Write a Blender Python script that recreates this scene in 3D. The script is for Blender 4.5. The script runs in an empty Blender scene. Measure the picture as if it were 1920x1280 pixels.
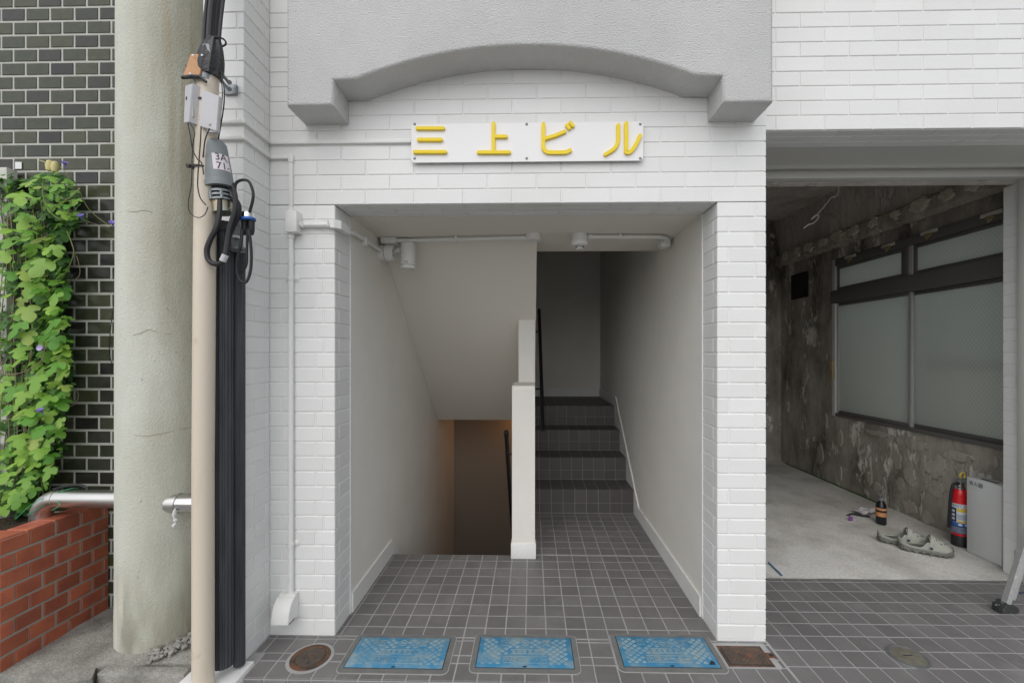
import bpy, bmesh, math, random
from mathutils import Vector, Matrix, noise
R = math.radians
random.seed(7)
S = bpy.context.scene
COL = S.collection

# ------------------------------------------------------------------ camera
FPX, CH, YAW, VPX, VPY = 820.0, 1.345, R(1.2), 996.0, 662.0
PPX = VPX - FPX * math.tan(YAW)
cd = bpy.data.cameras.new('camera'); cam = bpy.data.objects.new('camera', cd); COL.objects.link(cam)
cd.sensor_width = 36; cd.lens = FPX * 36 / 1920
cd.shift_x = -(PPX - 960) / 1920; cd.shift_y = (VPY - 640) / 1920
cd.clip_start = .02; cd.clip_end = 500
cam.location = (0, 0, CH); cam.rotation_euler = (R(90), 0, YAW)
S.camera = cam

# ------------------------------------------------------------------ sky, sun, exposure
SUN_EL, SUN_AZ = R(50), R(195)       # azimuth clockwise from +Y
w = bpy.data.worlds.new('World'); S.world = w; w.use_nodes = True
nt = w.node_tree; bg = nt.nodes['Background']
sky = nt.nodes.new('ShaderNodeTexSky'); sky.sky_type = 'NISHITA'; sky.sun_disc = False
sky.sun_elevation = SUN_EL; sky.sun_rotation = SUN_AZ
sky.air_density = 1.0; sky.dust_density = 2.0; sky.ozone_density = 1.0
hs = nt.nodes.new('ShaderNodeHueSaturation'); hs.inputs['Saturation'].default_value = .36
nt.links.new(sky.outputs[0], hs.inputs['Color']); nt.links.new(hs.outputs[0], bg.inputs[0])
bg.inputs[1].default_value = .13
sd = bpy.data.lights.new('sun', 'SUN'); sd.energy = 1.0; sd.angle = R(100); sd.color = (1, .985, .965)
sun = bpy.data.objects.new('sun', sd); COL.objects.link(sun)
sun.rotation_euler = (R(90) - SUN_EL, 0, R(180) - SUN_AZ)
sun.location = (0, -3, 8)
S.view_settings.view_transform = 'Standard'; S.view_settings.look = 'None'
S.view_settings.gamma = 1; S.view_settings.use_curve_mapping = False
S.view_settings.exposure = 0.27
S.render.engine = 'CYCLES'

# ------------------------------------------------------------------ pixel helpers (photo pixels 1920x1280)
FW = (-math.sin(YAW), math.cos(YAW)); RT = (math.cos(YAW), math.sin(YAW))
def ray(u, v):
    a = (u - PPX) / FPX; b = (VPY - v) / FPX
    return Vector((FW[0] + RT[0] * a, FW[1] + RT[1] * a, b))
def at(u, v, Y):
    d = ray(u, v); return d * (Y / d.y) + Vector((0, 0, CH))
def ox(u, v, X):
    d = ray(u, v); return d * (X / d.x) + Vector((0, 0, CH))
def gnd(u, v, Z=0.0):
    d = ray(u, v); return d * ((Z - CH) / d.z) + Vector((0, 0, CH))
def cyl_px(u1, u2, Y):
    """centre x and radius of an upright cylinder whose outline runs between columns u1 and u2, centre at depth Y"""
    a1, a2 = [math.atan2(ray(u, 660).x, ray(u, 660).y) for u in (u1, u2)]
    m = (a1 + a2) / 2; D = Y / math.cos(m)
    return D * math.sin(m), D * math.sin(abs(a2 - a1) / 2)

# ------------------------------------------------------------------ materials
MATS = {}
def mat(name, col, rough=.6, metal=0, col2=None, nscale=8, ndetail=6, mixlo=.35, mixhi=.65, bump=0, bscale=200, bdetail=2,
        bdist=.002, vary=0, spec=None, coat=0, fine=0, fscale=400, stretch=None):
    m = bpy.data.materials.new(name); m.use_nodes = True; n = m.node_tree.nodes; L = m.node_tree.links
    b = n['Principled BSDF']; b.inputs['Roughness'].default_value = rough; b.inputs['Metallic'].default_value = metal
    if spec is not None: b.inputs['Specular IOR Level'].default_value = spec
    if coat: b.inputs['Coat Weight'].default_value = coat; b.inputs['Coat Roughness'].default_value = .08
    geo = n.new('ShaderNodeNewGeometry'); pos = geo.outputs['Position']
    if stretch:
        mp = n.new('ShaderNodeMapping'); mp.inputs['Scale'].default_value = stretch; L.new(pos, mp.inputs['Vector']); spos = mp.outputs[0]
    else: spos = pos
    rgb = n.new('ShaderNodeRGB'); rgb.outputs[0].default_value = (*col, 1); cur = rgb.outputs[0]
    if col2 is not None:
        t = n.new('ShaderNodeTexNoise'); t.inputs['Scale'].default_value = nscale; t.inputs['Detail'].default_value = ndetail
        t.inputs['Roughness'].default_value = .62
        L.new(spos, t.inputs['Vector'])
        mr = n.new('ShaderNodeMapRange'); mr.inputs[1].default_value = mixlo; mr.inputs[2].default_value = mixhi
        L.new(t.outputs[0], mr.inputs[0])
        mx = n.new('ShaderNodeMix'); mx.data_type = 'RGBA'; L.new(mr.outputs[0], mx.inputs[0]); L.new(cur, mx.inputs[6])
        mx.inputs[7].default_value = (*col2, 1); cur = mx.outputs[2]
    if fine:
        t = n.new('ShaderNodeTexNoise'); t.inputs['Scale'].default_value = fscale; t.inputs['Detail'].default_value = 2
        L.new(pos, t.inputs['Vector'])
        mr = n.new('ShaderNodeMapRange'); mr.inputs[1].default_value = .3; mr.inputs[2].default_value = .7
        mr.inputs[3].default_value = 1 - fine; mr.inputs[4].default_value = 1 + fine
        L.new(t.outputs[0], mr.inputs[0])
        mx = n.new('ShaderNodeMix'); mx.data_type = 'RGBA'; mx.blend_type = 'MULTIPLY'; mx.inputs[0].default_value = 1
        L.new(cur, mx.inputs[6]); L.new(mr.outputs[0], mx.inputs[7]); cur = mx.outputs[2]
    if vary:
        oi = n.new('ShaderNodeObjectInfo')
        mr = n.new('ShaderNodeMapRange'); mr.inputs[3].default_value = 1 - vary; mr.inputs[4].default_value = 1 + vary
        L.new(oi.outputs['Random'], mr.inputs[0])
        mx = n.new('ShaderNodeMix'); mx.data_type = 'RGBA'; mx.blend_type = 'MULTIPLY'; mx.inputs[0].default_value = 1
        L.new(cur, mx.inputs[6]); L.new(mr.outputs[0], mx.inputs[7]); cur = mx.outputs[2]
    L.new(cur, b.inputs['Base Color'])
    if bump:
        t = n.new('ShaderNodeTexNoise'); t.inputs['Scale'].default_value = bscale; t.inputs['Detail'].default_value = bdetail
        L.new(pos, t.inputs['Vector'])
        bp = n.new('ShaderNodeBump'); bp.inputs['Strength'].default_value = bump; bp.inputs['Distance'].default_value = bdist
        L.new(t.outputs[0], bp.inputs['Height']); L.new(bp.outputs[0], b.inputs['Normal'])
    MATS[name] = m
    return m
mat('white_paint', (.775, .775, .76), .5, col2=(.72, .718, .695), nscale=2.2, ndetail=9, mixlo=.45, mixhi=.8, bump=.45, bscale=150, bdetail=3, bdist=.0018, vary=.03)
mat('white_joint', (.78, .78, .76), .55, bump=.3, bscale=120, bdist=.002)
mat('white_metal', (.78, .78, .755), .42, col2=(.74, .74, .71), nscale=9, bump=.1, bscale=90, bdist=.001)
mat('sign_white', (.83, .82, .815), .45)
mat('stucco_white', (.79, .768, .715), .75, col2=(.745, .722, .665), nscale=2.5, bump=.9, bscale=230, bdetail=3, bdist=.0022)
mat('ceiling_white', (.76, .72, .645), .7, bump=.5, bscale=200, bdetail=3, bdist=.0015)
mat('stucco_grey', (.625, .622, .612), .7, col2=(.58, .578, .57), nscale=4, bump=1.0, bscale=150, bdetail=5, bdist=.0075)
mat('stucco_soffit', (.57, .57, .56), .7, bump=.35, bscale=180, bdist=.002)
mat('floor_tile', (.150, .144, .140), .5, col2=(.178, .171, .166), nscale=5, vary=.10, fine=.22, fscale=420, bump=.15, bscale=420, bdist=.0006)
def dusty(name, col, lo, hi, scale, amt):
    m = MATS[name]; n = m.node_tree.nodes; L = m.node_tree.links; b = n['Principled BSDF']; src = b.inputs['Base Color'].links[0].from_socket
    geo = n.new('ShaderNodeNewGeometry'); t = n.new('ShaderNodeTexNoise'); t.inputs['Scale'].default_value = scale; t.inputs['Detail'].default_value = 10; t.inputs['Roughness'].default_value = .68
    L.new(geo.outputs['Position'], t.inputs['Vector'])
    r = n.new('ShaderNodeMapRange'); r.inputs[1].default_value = lo; r.inputs[2].default_value = hi; r.inputs[4].default_value = amt; L.new(t.outputs[0], r.inputs[0])
    x = n.new('ShaderNodeMix'); x.data_type = 'RGBA'; L.new(r.outputs[0], x.inputs[0]); L.new(src, x.inputs[6]); x.inputs[7].default_value = (*col, 1); L.new(x.outputs[2], b.inputs['Base Color'])
dusty('floor_tile', (.30, .295, .29), .54, .80, 3.5, .55)
mat('floor_grout', (.38, .375, .37), .8, col2=(.28, .275, .27), nscale=7, mixlo=.45, mixhi=.75)
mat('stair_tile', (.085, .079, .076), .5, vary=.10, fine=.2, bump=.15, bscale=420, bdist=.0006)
mat('stair_grout', (.30, .29, .285), .8)
mat('wall_grout', (.50, .495, .455), .85, col2=(.36, .35, .31), nscale=12, mixlo=.5, mixhi=.8)
mat('column_plaster', (.61, .615, .54), .85, col2=(.53, .535, .45), nscale=2.4, ndetail=8, mixlo=.4, mixhi=.7, bump=.8, bscale=130, bdetail=4, bdist=.004, stretch=(1.4, 1.4, .6), fine=.05, fscale=120)
def column_stains_shade():
    m = MATS['column_plaster']; n = m.node_tree.nodes; L = m.node_tree.links; b = n['Principled BSDF']
    src = b.inputs['Base Color'].links[0].from_socket
    geo = n.new('ShaderNodeNewGeometry'); sp_ = n.new('ShaderNodeSeparateXYZ'); L.new(geo.outputs['Position'], sp_.inputs[0])
    def noi(scale, st, lo, hi):
        mp = n.new('ShaderNodeMapping'); mp.inputs['Scale'].default_value = st; L.new(geo.outputs['Position'], mp.inputs['Vector'])
        t = n.new('ShaderNodeTexNoise'); t.inputs['Scale'].default_value = scale; t.inputs['Detail'].default_value = 7; L.new(mp.outputs[0], t.inputs['Vector'])
        r = n.new('ShaderNodeMapRange'); r.inputs[1].default_value = lo; r.inputs[2].default_value = hi; L.new(t.outputs[0], r.inputs[0]); return r.outputs[0]
    def rng(sock, a, b_):
        r = n.new('ShaderNodeMapRange'); r.inputs[1].default_value = a; r.inputs[2].default_value = b_; L.new(sock, r.inputs[0]); return r.outputs[0]
    def mul(a, b_):
        q = n.new('ShaderNodeMath'); q.operation = 'MULTIPLY'; L.new(a, q.inputs[0])
        if isinstance(b_, float): q.inputs[1].default_value = b_
        else: L.new(b_, q.inputs[1])
        return q.outputs[0]
    def over(fac, col, cur):
        x = n.new('ShaderNodeMix'); x.data_type = 'RGBA'; L.new(fac, x.inputs[0]); L.new(cur, x.inputs[6]); x.inputs[7].default_value = (*col, 1); return x.outputs[2]
    cur = src
    cur = over(mul(mul(rng(sp_.outputs['Z'], .55, .05), noi(9, (1, 1, .25), .38, .62)), .75), (.20, .185, .135), cur)      # splash dirt at the foot
    cur = over(mul(mul(rng(sp_.outputs['Z'], .5, .2), noi(26, (1, 1, .10), .56, .66)), .6), (.66, .63, .50), cur)           # lime runs
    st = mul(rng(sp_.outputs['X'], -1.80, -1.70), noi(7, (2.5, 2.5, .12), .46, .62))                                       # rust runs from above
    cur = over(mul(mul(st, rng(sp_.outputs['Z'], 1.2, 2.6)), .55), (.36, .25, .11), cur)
    cur = over(mul(mul(rng(sp_.outputs['X'], -1.84, -1.68), noi(5, (1, 1, .35), .30, .62)), .62), (.34, .32, .235), cur)      # brown stain plus occlusion shade put into the colour of the right half
    cur = over(mul(noi(40, (1, 1, .7), .70, .74), .6), (.22, .20, .15), cur)                                               # specks
    L.new(cur, b.inputs['Base Color'])
column_stains_shade()
mat('beige_pipe', (.66, .58, .47), .45, col2=(.60, .52, .41), nscale=6, mixlo=.55, mixhi=.8, stretch=(3, 3, .6))
dusty('beige_pipe', (.42, .35, .27), .60, .72, 9, .5)
mat('black_plastic', (.03, .032, .038), .45, col2=(.055, .058, .066), nscale=30, stretch=(1, 1, .1))
mat('black_rubber', (.018, .018, .02), .55)
mat('black_tape', (.02, .02, .022), .4, bump=.8, bscale=60, bdist=.006)
mat('black_metal', (.015, .015, .016), .38)
mat('galvanised', (.30, .32, .33), .5, metal=.7, col2=(.22, .24, .25), nscale=40)
mat('grey_plastic', (.22, .245, .25), .45, col2=(.19, .21, .215), nscale=10)
mat('box_grey', (.55, .545, .56), .55, col2=(.46, .455, .46), nscale=14, mixlo=.5, mixhi=.8)
mat('tan_plate', (.55, .29, .13), .55, col2=(.46, .24, .11), nscale=25)
mat('brass', (.45, .36, .20), .4, metal=.6)
mat('stainless', (.62, .61, .59), .36, metal=1, col2=(.5, .49, .47), nscale=20, stretch=(.2, 3, 3), bump=.08, bscale=60, bdist=.002)
mat('chrome', (.66, .65, .64), .16, metal=1)
mat('red_brick', (.46, .13, .065), .6, col2=(.32, .085, .05), nscale=9, vary=.22, bump=.5, bscale=120, bdist=.002, fine=.12, fscale=250)
mat('brick_mortar', (.38, .36, .315), .9, bump=.6, bscale=150, bdist=.003)
mat('soil', (.05, .035, .02), .95, bump=1, bscale=60, bdist=.02)
mat('ledge_concrete', (.36, .35, .315), .9, col2=(.16, .155, .135), nscale=5, ndetail=10, mixlo=.38, mixhi=.68, bump=1, bscale=90, bdetail=6, bdist=.006, fine=.25, fscale=160)
mat('asphalt', (.33, .325, .315), .9, col2=(.24, .235, .225), nscale=3, bump=.8, bscale=150, bdist=.004, fine=.3)
mat('gravel', (.40, .385, .35), .8, vary=.4)
mat('garage_floor', (.64, .625, .585), .8, col2=(.43, .415, .37), nscale=2.4, ndetail=9, mixlo=.44, mixhi=.66, bump=.4, bscale=60, bdetail=6, bdist=.003, fine=.12, fscale=60)
mat('cover_blue', (.045, .22, .38), .5, col2=(.22, .31, .34), nscale=11, ndetail=9, mixlo=.44, mixhi=.66, vary=.08)
mat('cover_worn', (.25, .34, .37), .6, col2=(.10, .25, .36), nscale=9, ndetail=7, mixlo=.46, mixhi=.66)
mat('cover_dark', (.012, .02, .03), .7)
mat('frame_concrete', (.17, .17, .16), .85, col2=(.13, .13, .125), nscale=12, mixlo=.45, mixhi=.7, bump=.5, bscale=150, bdist=.003)
mat('rust', (.16, .075, .038), .85, col2=(.05, .040, .034), nscale=22, ndetail=8, mixlo=.4, mixhi=.6, bump=.6, bscale=140, bdist=.003)
mat('rust_plate', (.075, .060, .048), .7, col2=(.15, .085, .05), nscale=26, ndetail=8, mixlo=.48, mixhi=.66, bump=.5, bscale=160, bdist=.002)
mat('yellow', (.86, .64, .004), .45)
mat('alu', (.60, .60, .565), .5, metal=.15)
mat('alu_dark', (.15, .145, .14), .5, metal=.2)
mat('alu_raw', (.50, .50, .49), .45, metal=.3)
mat('red_paint', (.70, .012, .020), .28, coat=.4)
mat('label_white', (.72, .73, .74), .5)
mat('label_navy', (.03, .05, .13), .5)
mat('label_blue', (.03, .14, .48), .5)
mat('label_yellow', (.75, .56, .06), .5)
mat('label_grey', (.42, .47, .55), .5)
mat('label_pink', (.74, .68, .72), .5)
mat('ink', (.015, .015, .018), .6)
mat('ink_red', (.5, .02, .03), .6)
mat('box_paint', (.66, .68, .67), .5)
mat('clog_grey', (.34, .345, .30), .6)
mat('clog_sole', (.09, .097, .088), .7, col2=(.19, .19, .165), nscale=60)
mat('navy', (.02, .025, .06), .5)
mat('bottle_black', (.012, .013, .018), .2)
mat('orange_label', (.56, .25, .10), .6)
mat('paper', (.62, .60, .60), .85)
mat('purple', (.19, .07, .26), .6)
mat('blue_stick', (.04, .16, .30), .5)
mat('ladder_alu', (.50, .51, .50), .42, metal=.55, col2=(.62, .61, .57), nscale=45, mixlo=.52, mixhi=.62, bump=.2, bscale=90)
mat('ladder_rubber', (.03, .032, .032), .75, col2=(.55, .54, .5), nscale=55, mixlo=.6, mixhi=.66)
mat('stem', (.20, .24, .08), .7)
mat('stem_dry', (.28, .22, .14), .8)
mat('petal', (.22, .16, .55), .6)
mat('petal_pale', (.45, .38, .62), .6)
mat('bud_yellow', (.62, .55, .25), .6)
mat('twine', (.03, .33, .14), .6)
mat('post_pale', (.60, .60, .55), .7, col2=(.48, .48, .42), nscale=12)
mat('wire_white', (.70, .69, .66), .5)
mat('dark_hole', (.012, .011, .010), .9)
mat('moss', (.05, .12, .02), .95)

def old_concrete(name, base, dark, pale, plank=True):
    """board-marked concrete with torn adhesive and plaster patches"""
    m = bpy.data.materials.new(name); m.use_nodes = True; n = m.node_tree.nodes; L = m.node_tree.links
    b = n['Principled BSDF']; b.inputs['Roughness'].default_value = .88
    geo = n.new('ShaderNodeNewGeometry')
    mp = n.new('ShaderNodeMapping'); mp.inputs['Scale'].default_value = (1, 1, .45); L.new(geo.outputs['Position'], mp.inputs['Vector'])
    def tex(scale, det, lo, hi, vec, rough=.6):
        t = n.new('ShaderNodeTexNoise'); t.inputs['Scale'].default_value = scale; t.inputs['Detail'].default_value = det
        t.inputs['Roughness'].default_value = rough; L.new(vec, t.inputs['Vector'])
        r = n.new('ShaderNodeMapRange'); r.inputs[1].default_value = lo; r.inputs[2].default_value = hi; L.new(t.outputs[0], r.inputs[0])
        return r.outputs[0], t.outputs[0]
    def mix(fac, c1, c2):
        x = n.new('ShaderNodeMix'); x.data_type = 'RGBA'; L.new(fac, x.inputs[0])
        if isinstance(c1, tuple): x.inputs[6].default_value = (*c1, 1)
        else: L.new(c1, x.inputs[6])
        if isinstance(c2, tuple): x.inputs[7].default_value = (*c2, 1)
        else: L.new(c2, x.inputs[7])
        return x.outputs[2]
    f1, _ = tex(2.6, 8, .40, .62, mp.outputs[0]); c = mix(f1, base, dark)
    f2, h2 = tex(4.3, 10, .55, .60, mp.outputs[0], .7); c = mix(f2, c, pale)
    f3, h3 = tex(22, 8, .45, .75, mp.outputs[0]); c = mix(f3, c, tuple(q * .72 for q in base))
    L.new(c, b.inputs['Base Color'])
    bp = n.new('ShaderNodeBump'); bp.inputs['Strength'].default_value = .9; bp.inputs['Distance'].default_value = .008
    ad = n.new('ShaderNodeMath'); ad.operation = 'MULTIPLY_ADD'; L.new(f2, ad.inputs[0]); ad.inputs[1].default_value = .8; L.new(h3, ad.inputs[2])
    L.new(ad.outputs[0], bp.inputs['Height']); L.new(bp.outputs[0], b.inputs['Normal'])
    MATS[name] = m
old_concrete('old_concrete', (.43, .40, .345), (.105, .094, .076), (.74, .71, .645))
old_concrete('beam_concrete', (.64, .61, .56), (.50, .47, .42), (.68, .65, .60))
old_concrete('torn_plaster', (.47, .44, .385), (.26, .225, .18), (.62, .59, .53))

def dark_tile():
    m = bpy.data.materials.new('dark_tile'); m.use_nodes = True; n = m.node_tree.nodes; L = m.node_tree.links
    b = n['Principled BSDF']; b.inputs['Roughness'].default_value = .22; b.inputs['Specular IOR Level'].default_value = .3
    oi = n.new('ShaderNodeObjectInfo'); cr = n.new('ShaderNodeValToRGB'); cr.color_ramp.interpolation = 'CONSTANT'
    e = cr.color_ramp.elements; e[0].color = (.046, .050, .030, 1); e[1].position = .3; e[1].color = (.034, .033, .027, 1)
    for p, c in ((.5, (.056, .060, .032, 1)), (.7, (.036, .039, .027, 1)), (.86, (.024, .022, .021, 1))):
        k = e.new(p); k.color = c
    L.new(oi.outputs['Random'], cr.inputs[0])
    geo = n.new('ShaderNodeNewGeometry'); t = n.new('ShaderNodeTexNoise'); t.inputs['Scale'].default_value = 25; t.inputs['Detail'].default_value = 5
    L.new(geo.outputs['Position'], t.inputs['Vector'])
    mr = n.new('ShaderNodeMapRange'); mr.inputs[3].default_value = .6; mr.inputs[4].default_value = 1.5; L.new(t.outputs[0], mr.inputs[0])
    mx = n.new('ShaderNodeMix'); mx.data_type = 'RGBA'; mx.blend_type = 'MULTIPLY'; mx.inputs[0].default_value = 1
    L.new(cr.outputs[0], mx.inputs[6]); L.new(mr.outputs[0], mx.inputs[7]); L.new(mx.outputs[2], b.inputs['Base Color'])
    bp = n.new('ShaderNodeBump'); bp.inputs['Strength'].default_value = .12; bp.inputs['Distance'].default_value = .004
    t2 = n.new('ShaderNodeTexNoise'); t2.inputs['Scale'].default_value = 40; L.new(geo.outputs['Position'], t2.inputs['Vector'])
    L.new(t2.outputs[0], bp.inputs['Height']); L.new(bp.outputs[0], b.inputs['Normal'])
    MATS['dark_tile'] = m
dark_tile()

def leaf_mat(name, c1, c2):
    m = bpy.data.materials.new(name); m.use_nodes = True; n = m.node_tree.nodes; L = m.node_tree.links
    b = n['Principled BSDF']; b.inputs['Roughness'].default_value = .5
    oi = n.new('ShaderNodeObjectInfo'); mx = n.new('ShaderNodeMix'); mx.data_type = 'RGBA'
    mx.inputs[6].default_value = (*c1, 1); mx.inputs[7].default_value = (*c2, 1); L.new(oi.outputs['Random'], mx.inputs[0])
    L.new(mx.outputs[2], b.inputs['Base Color'])
    tr = n.new('ShaderNodeBsdfTranslucent'); L.new(mx.outputs[2], tr.inputs[0])
    ms = n.new('ShaderNodeMixShader'); ms.inputs[0].default_value = .35
    L.new(b.outputs[0], ms.inputs[1]); L.new(tr.outputs[0], ms.inputs[2]); L.new(ms.outputs[0], n['Material Output'].inputs[0])
    MATS[name] = m
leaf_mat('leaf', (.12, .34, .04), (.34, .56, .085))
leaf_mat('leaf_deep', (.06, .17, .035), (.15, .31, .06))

def wired_glass():
    """frosted glass with a diamond wire mesh cast in"""
    m = bpy.data.materials.new('wired_glass'); m.use_nodes = True; n = m.node_tree.nodes; L = m.node_tree.links
    b = n['Principled BSDF']; b.inputs['Roughness'].default_value = .32
    geo = n.new('ShaderNodeNewGeometry'); sp = n.new('ShaderNodeSeparateXYZ'); L.new(geo.outputs['Position'], sp.inputs[0])
    def diag(sg):
        a = n.new('ShaderNodeMath'); a.operation = 'MULTIPLY_ADD'; L.new(sp.outputs['Z'], a.inputs[0]); a.inputs[1].default_value = sg * .75; L.new(sp.outputs['Y'], a.inputs[2])
        q = n.new('ShaderNodeMath'); q.operation = 'MULTIPLY'; L.new(a.outputs[0], q.inputs[0]); q.inputs[1].default_value = 1 / .030
        f = n.new('ShaderNodeMath'); f.operation = 'FRACT'; L.new(q.outputs[0], f.inputs[0])
        g = n.new('ShaderNodeMath'); g.operation = 'LESS_THAN'; L.new(f.outputs[0], g.inputs[0]); g.inputs[1].default_value = .085
        return g.outputs[0]
    mxm = n.new('ShaderNodeMath'); mxm.operation = 'MAXIMUM'; L.new(diag(1), mxm.inputs[0]); L.new(diag(-1), mxm.inputs[1])
    mx = n.new('ShaderNodeMix'); mx.data_type = 'RGBA'; L.new(mxm.outputs[0], mx.inputs[0])
    mx.inputs[6].default_value = (.68, .705, .66, 1); mx.inputs[7].default_value = (.52, .54, .505, 1)
    L.new(mx.outputs[2], b.inputs['Base Color'])
    tr = n.new('ShaderNodeBsdfTranslucent'); L.new(mx.outputs[2], tr.inputs[0])
    ms = n.new('ShaderNodeMixShader'); ms.inputs[0].default_value = .7
    L.new(b.outputs[0], ms.inputs[1]); L.new(tr.outputs[0], ms.inputs[2]); L.new(ms.outputs[0], n['Material Output'].inputs[0])
    MATS['wired_glass'] = m
wired_glass()
def emit(name, col, st):
    m = bpy.data.materials.new(name); m.use_nodes = True; b = m.node_tree.nodes['Principled BSDF']
    b.inputs['Emission Color'].default_value = (*col, 1); b.inputs['Emission Strength'].default_value = st; MATS[name] = m
emit('lamp_warm', (1, .55, .22), 4)

# ------------------------------------------------------------------ mesh helpers
def nb(): return bmesh.new()
def bx(bm, x0, x1, y0, y1, z0, z1, bev=0):
    x0, x1 = sorted((x0, x1)); y0, y1 = sorted((y0, y1)); z0, z1 = sorted((z0, z1))
    vs = [bm.verts.new((x, y, z)) for z in (z0, z1) for y in (y0, y1) for x in (x0, x1)]
    fs = [bm.faces.new([vs[i] for i in q]) for q in ((0, 2, 3, 1), (4, 5, 7, 6), (0, 1, 5, 4), (2, 6, 7, 3), (0, 4, 6, 2), (1, 3, 7, 5))]
    if bev:
        es = list({e for f in fs for e in f.edges})
        bmesh.ops.bevel(bm, geom=es, offset=bev, segments=2, affect='EDGES', profile=.5)
    return bm
def prism(bm, pts, axis, a0, a1):
    """extrude a 2-D outline. axis 'x': pts are (y,z); 'y': (x,z); 'z': (x,y)"""
    def V(p, a):
        return {'x': (a, p[0], p[1]), 'y': (p[0], a, p[1]), 'z': (p[0], p[1], a)}[axis]
    A = [bm.verts.new(V(p, a0)) for p in pts]; B = [bm.verts.new(V(p, a1)) for p in pts]
    n = len(pts); fs = [bm.faces.new(A), bm.faces.new(B[::-1])]
    for i in range(n): fs.append(bm.faces.new((A[i], B[i], B[(i + 1) % n], A[(i + 1) % n])))
    bmesh.ops.recalc_face_normals(bm, faces=fs)
    return fs
def smooth_pts(pts, n=6):
    P = [Vector(p) for p in pts]; out = []
    for i in range(len(P) - 1):
        p0 = P[max(i - 1, 0)]; p1 = P[i]; p2 = P[i + 1]; p3 = P[min(i + 2, len(P) - 1)]
        for k in range(n):
            t = k / n
            out.append(.5 * ((2 * p1) + (p2 - p0) * t + (2 * p0 - 5 * p1 + 4 * p2 - p3) * t * t + (3 * p1 - p0 - 3 * p2 + p3) * t ** 3))
    out.append(P[-1]); return out
def tube(bm, pts, r, n=8, caps=True, flat=None):
    P = [Vector(p) for p in pts]; rings = []; prev = None
    rs = r if isinstance(r, (list, tuple)) else [r] * len(P)
    for i, p in enumerate(P):
        if i == 0: t = P[1] - P[0]
        elif i == len(P) - 1: t = P[-1] - P[-2]
        else: t = (P[i + 1] - p).normalized() + (p - P[i - 1]).normalized()
        if t.length < 1e-9: t = P[min(i + 1, len(P) - 1)] - P[max(0, i - 1)]
        t.normalize()
        if prev is None:
            a = Vector((0, 0, 1)) if abs(t.z) < .9 else Vector((0, 1, 0)); u = t.cross(a).normalized()
        else:
            u = (prev - t * prev.dot(t)); u = u.normalized() if u.length > 1e-6 else t.orthogonal().normalized()
        prev = u; v = t.cross(u)
        rings.append([bm.verts.new(p + (u * math.cos(2 * math.pi * k / n) + v * math.sin(2 * math.pi * k / n)) * rs[i]) for k in range(n)])
    for a, b in zip(rings, rings[1:]):
        for k in range(n): bm.faces.new((a[k], a[(k + 1) % n], b[(k + 1) % n], b[k]))
    if caps: bm.faces.new(rings[0][::-1]); bm.faces.new(rings[-1])
    return bm
def lathe(bm, prof, c, n=24, axis=Vector((0, 0, 1)), rmod=None):
    """prof: (radius, height) list, turned round 'axis' through c"""
    axis = Vector(axis).normalized(); q = Vector((0, 0, 1)).rotation_difference(axis); c = Vector(c); rings = []
    for r, h in prof:
        if r < 1e-6: rings.append([bm.verts.new(c + q @ Vector((0, 0, h)))])
        else: rings.append([bm.verts.new(c + q @ Vector(((r + (rmod(k) if rmod else 0)) * math.cos(2 * math.pi * k / n), (r + (rmod(k) if rmod else 0)) * math.sin(2 * math.pi * k / n), h))) for k in range(n)])
    fs = []
    for a, b in zip(rings, rings[1:]):
        for k in range(n):
            if len(a) == 1 and len(b) == 1: continue
            if len(a) == 1: fs.append(bm.faces.new((a[0], b[(k + 1) % n], b[k])))
            elif len(b) == 1: fs.append(bm.faces.new((a[k], a[(k + 1) % n], b[0])))
            else: fs.append(bm.faces.new((a[k], a[(k + 1) % n], b[(k + 1) % n], b[k])))
    if len(rings[0]) > 1: fs.append(bm.faces.new(rings[0]))
    if len(rings[-1]) > 1: fs.append(bm.faces.new(rings[-1]))
    bmesh.ops.recalc_face_normals(bm, faces=fs)
    return bm
def grid(bm, origin, du, dv, nu, nv, disp):
    """sheet of nu x nv cells; disp(p) gives the offset vector"""
    o = Vector(origin); du = Vector(du); dv = Vector(dv)
    V = [[bm.verts.new((lambda p: p + disp(p))(o + du * (i / nu) + dv * (j / nv))) for i in range(nu + 1)] for j in range(nv + 1)]
    for j in range(nv):
        for i in range(nu): bm.faces.new((V[j][i], V[j][i + 1], V[j + 1][i + 1], V[j + 1][i]))
    return bm
def link_mesh(name, me, m, parent, loc=None):
    o = bpy.data.objects.new(name, me); COL.objects.link(o)
    if m is not None and not me.materials: me.materials.append(MATS[m])
    if loc is not None: o.location = loc
    if parent is not None:
        o.parent = parent; o.matrix_parent_inverse = parent.matrix_basis.inverted() if parent.parent is None else (parent.parent.matrix_basis @ parent.matrix_parent_inverse @ parent.matrix_basis).inverted()
    return o
def obj(name, bm, m, parent=None, recalc=False, sharp=35):
    if recalc: bmesh.ops.recalc_face_normals(bm, faces=bm.faces)
    # put the mesh origin at the middle of its base
    xs = [v.co for v in bm.verts]
    c = Vector(((min(v.x for v in xs) + max(v.x for v in xs)) / 2, (min(v.y for v in xs) + max(v.y for v in xs)) / 2, min(v.z for v in xs)))
    for v in bm.verts: v.co -= c
    me = bpy.data.meshes.new(name); bm.to_mesh(me); bm.free()
    me.shade_smooth(); me.set_sharp_from_angle(angle=R(sharp))
    o = bpy.data.objects.new(name, me); COL.objects.link(o); me.materials.append(MATS[m])
    M = Matrix.Translation(c)
    if parent is not None:
        o.parent = parent; o.matrix_parent_inverse = world_of(parent).inverted()
    o.matrix_basis = M
    return o
def world_of(o):
    if o.parent is None: return o.matrix_basis.copy()
    return world_of(o.parent) @ o.matrix_parent_inverse @ o.matrix_basis
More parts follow.
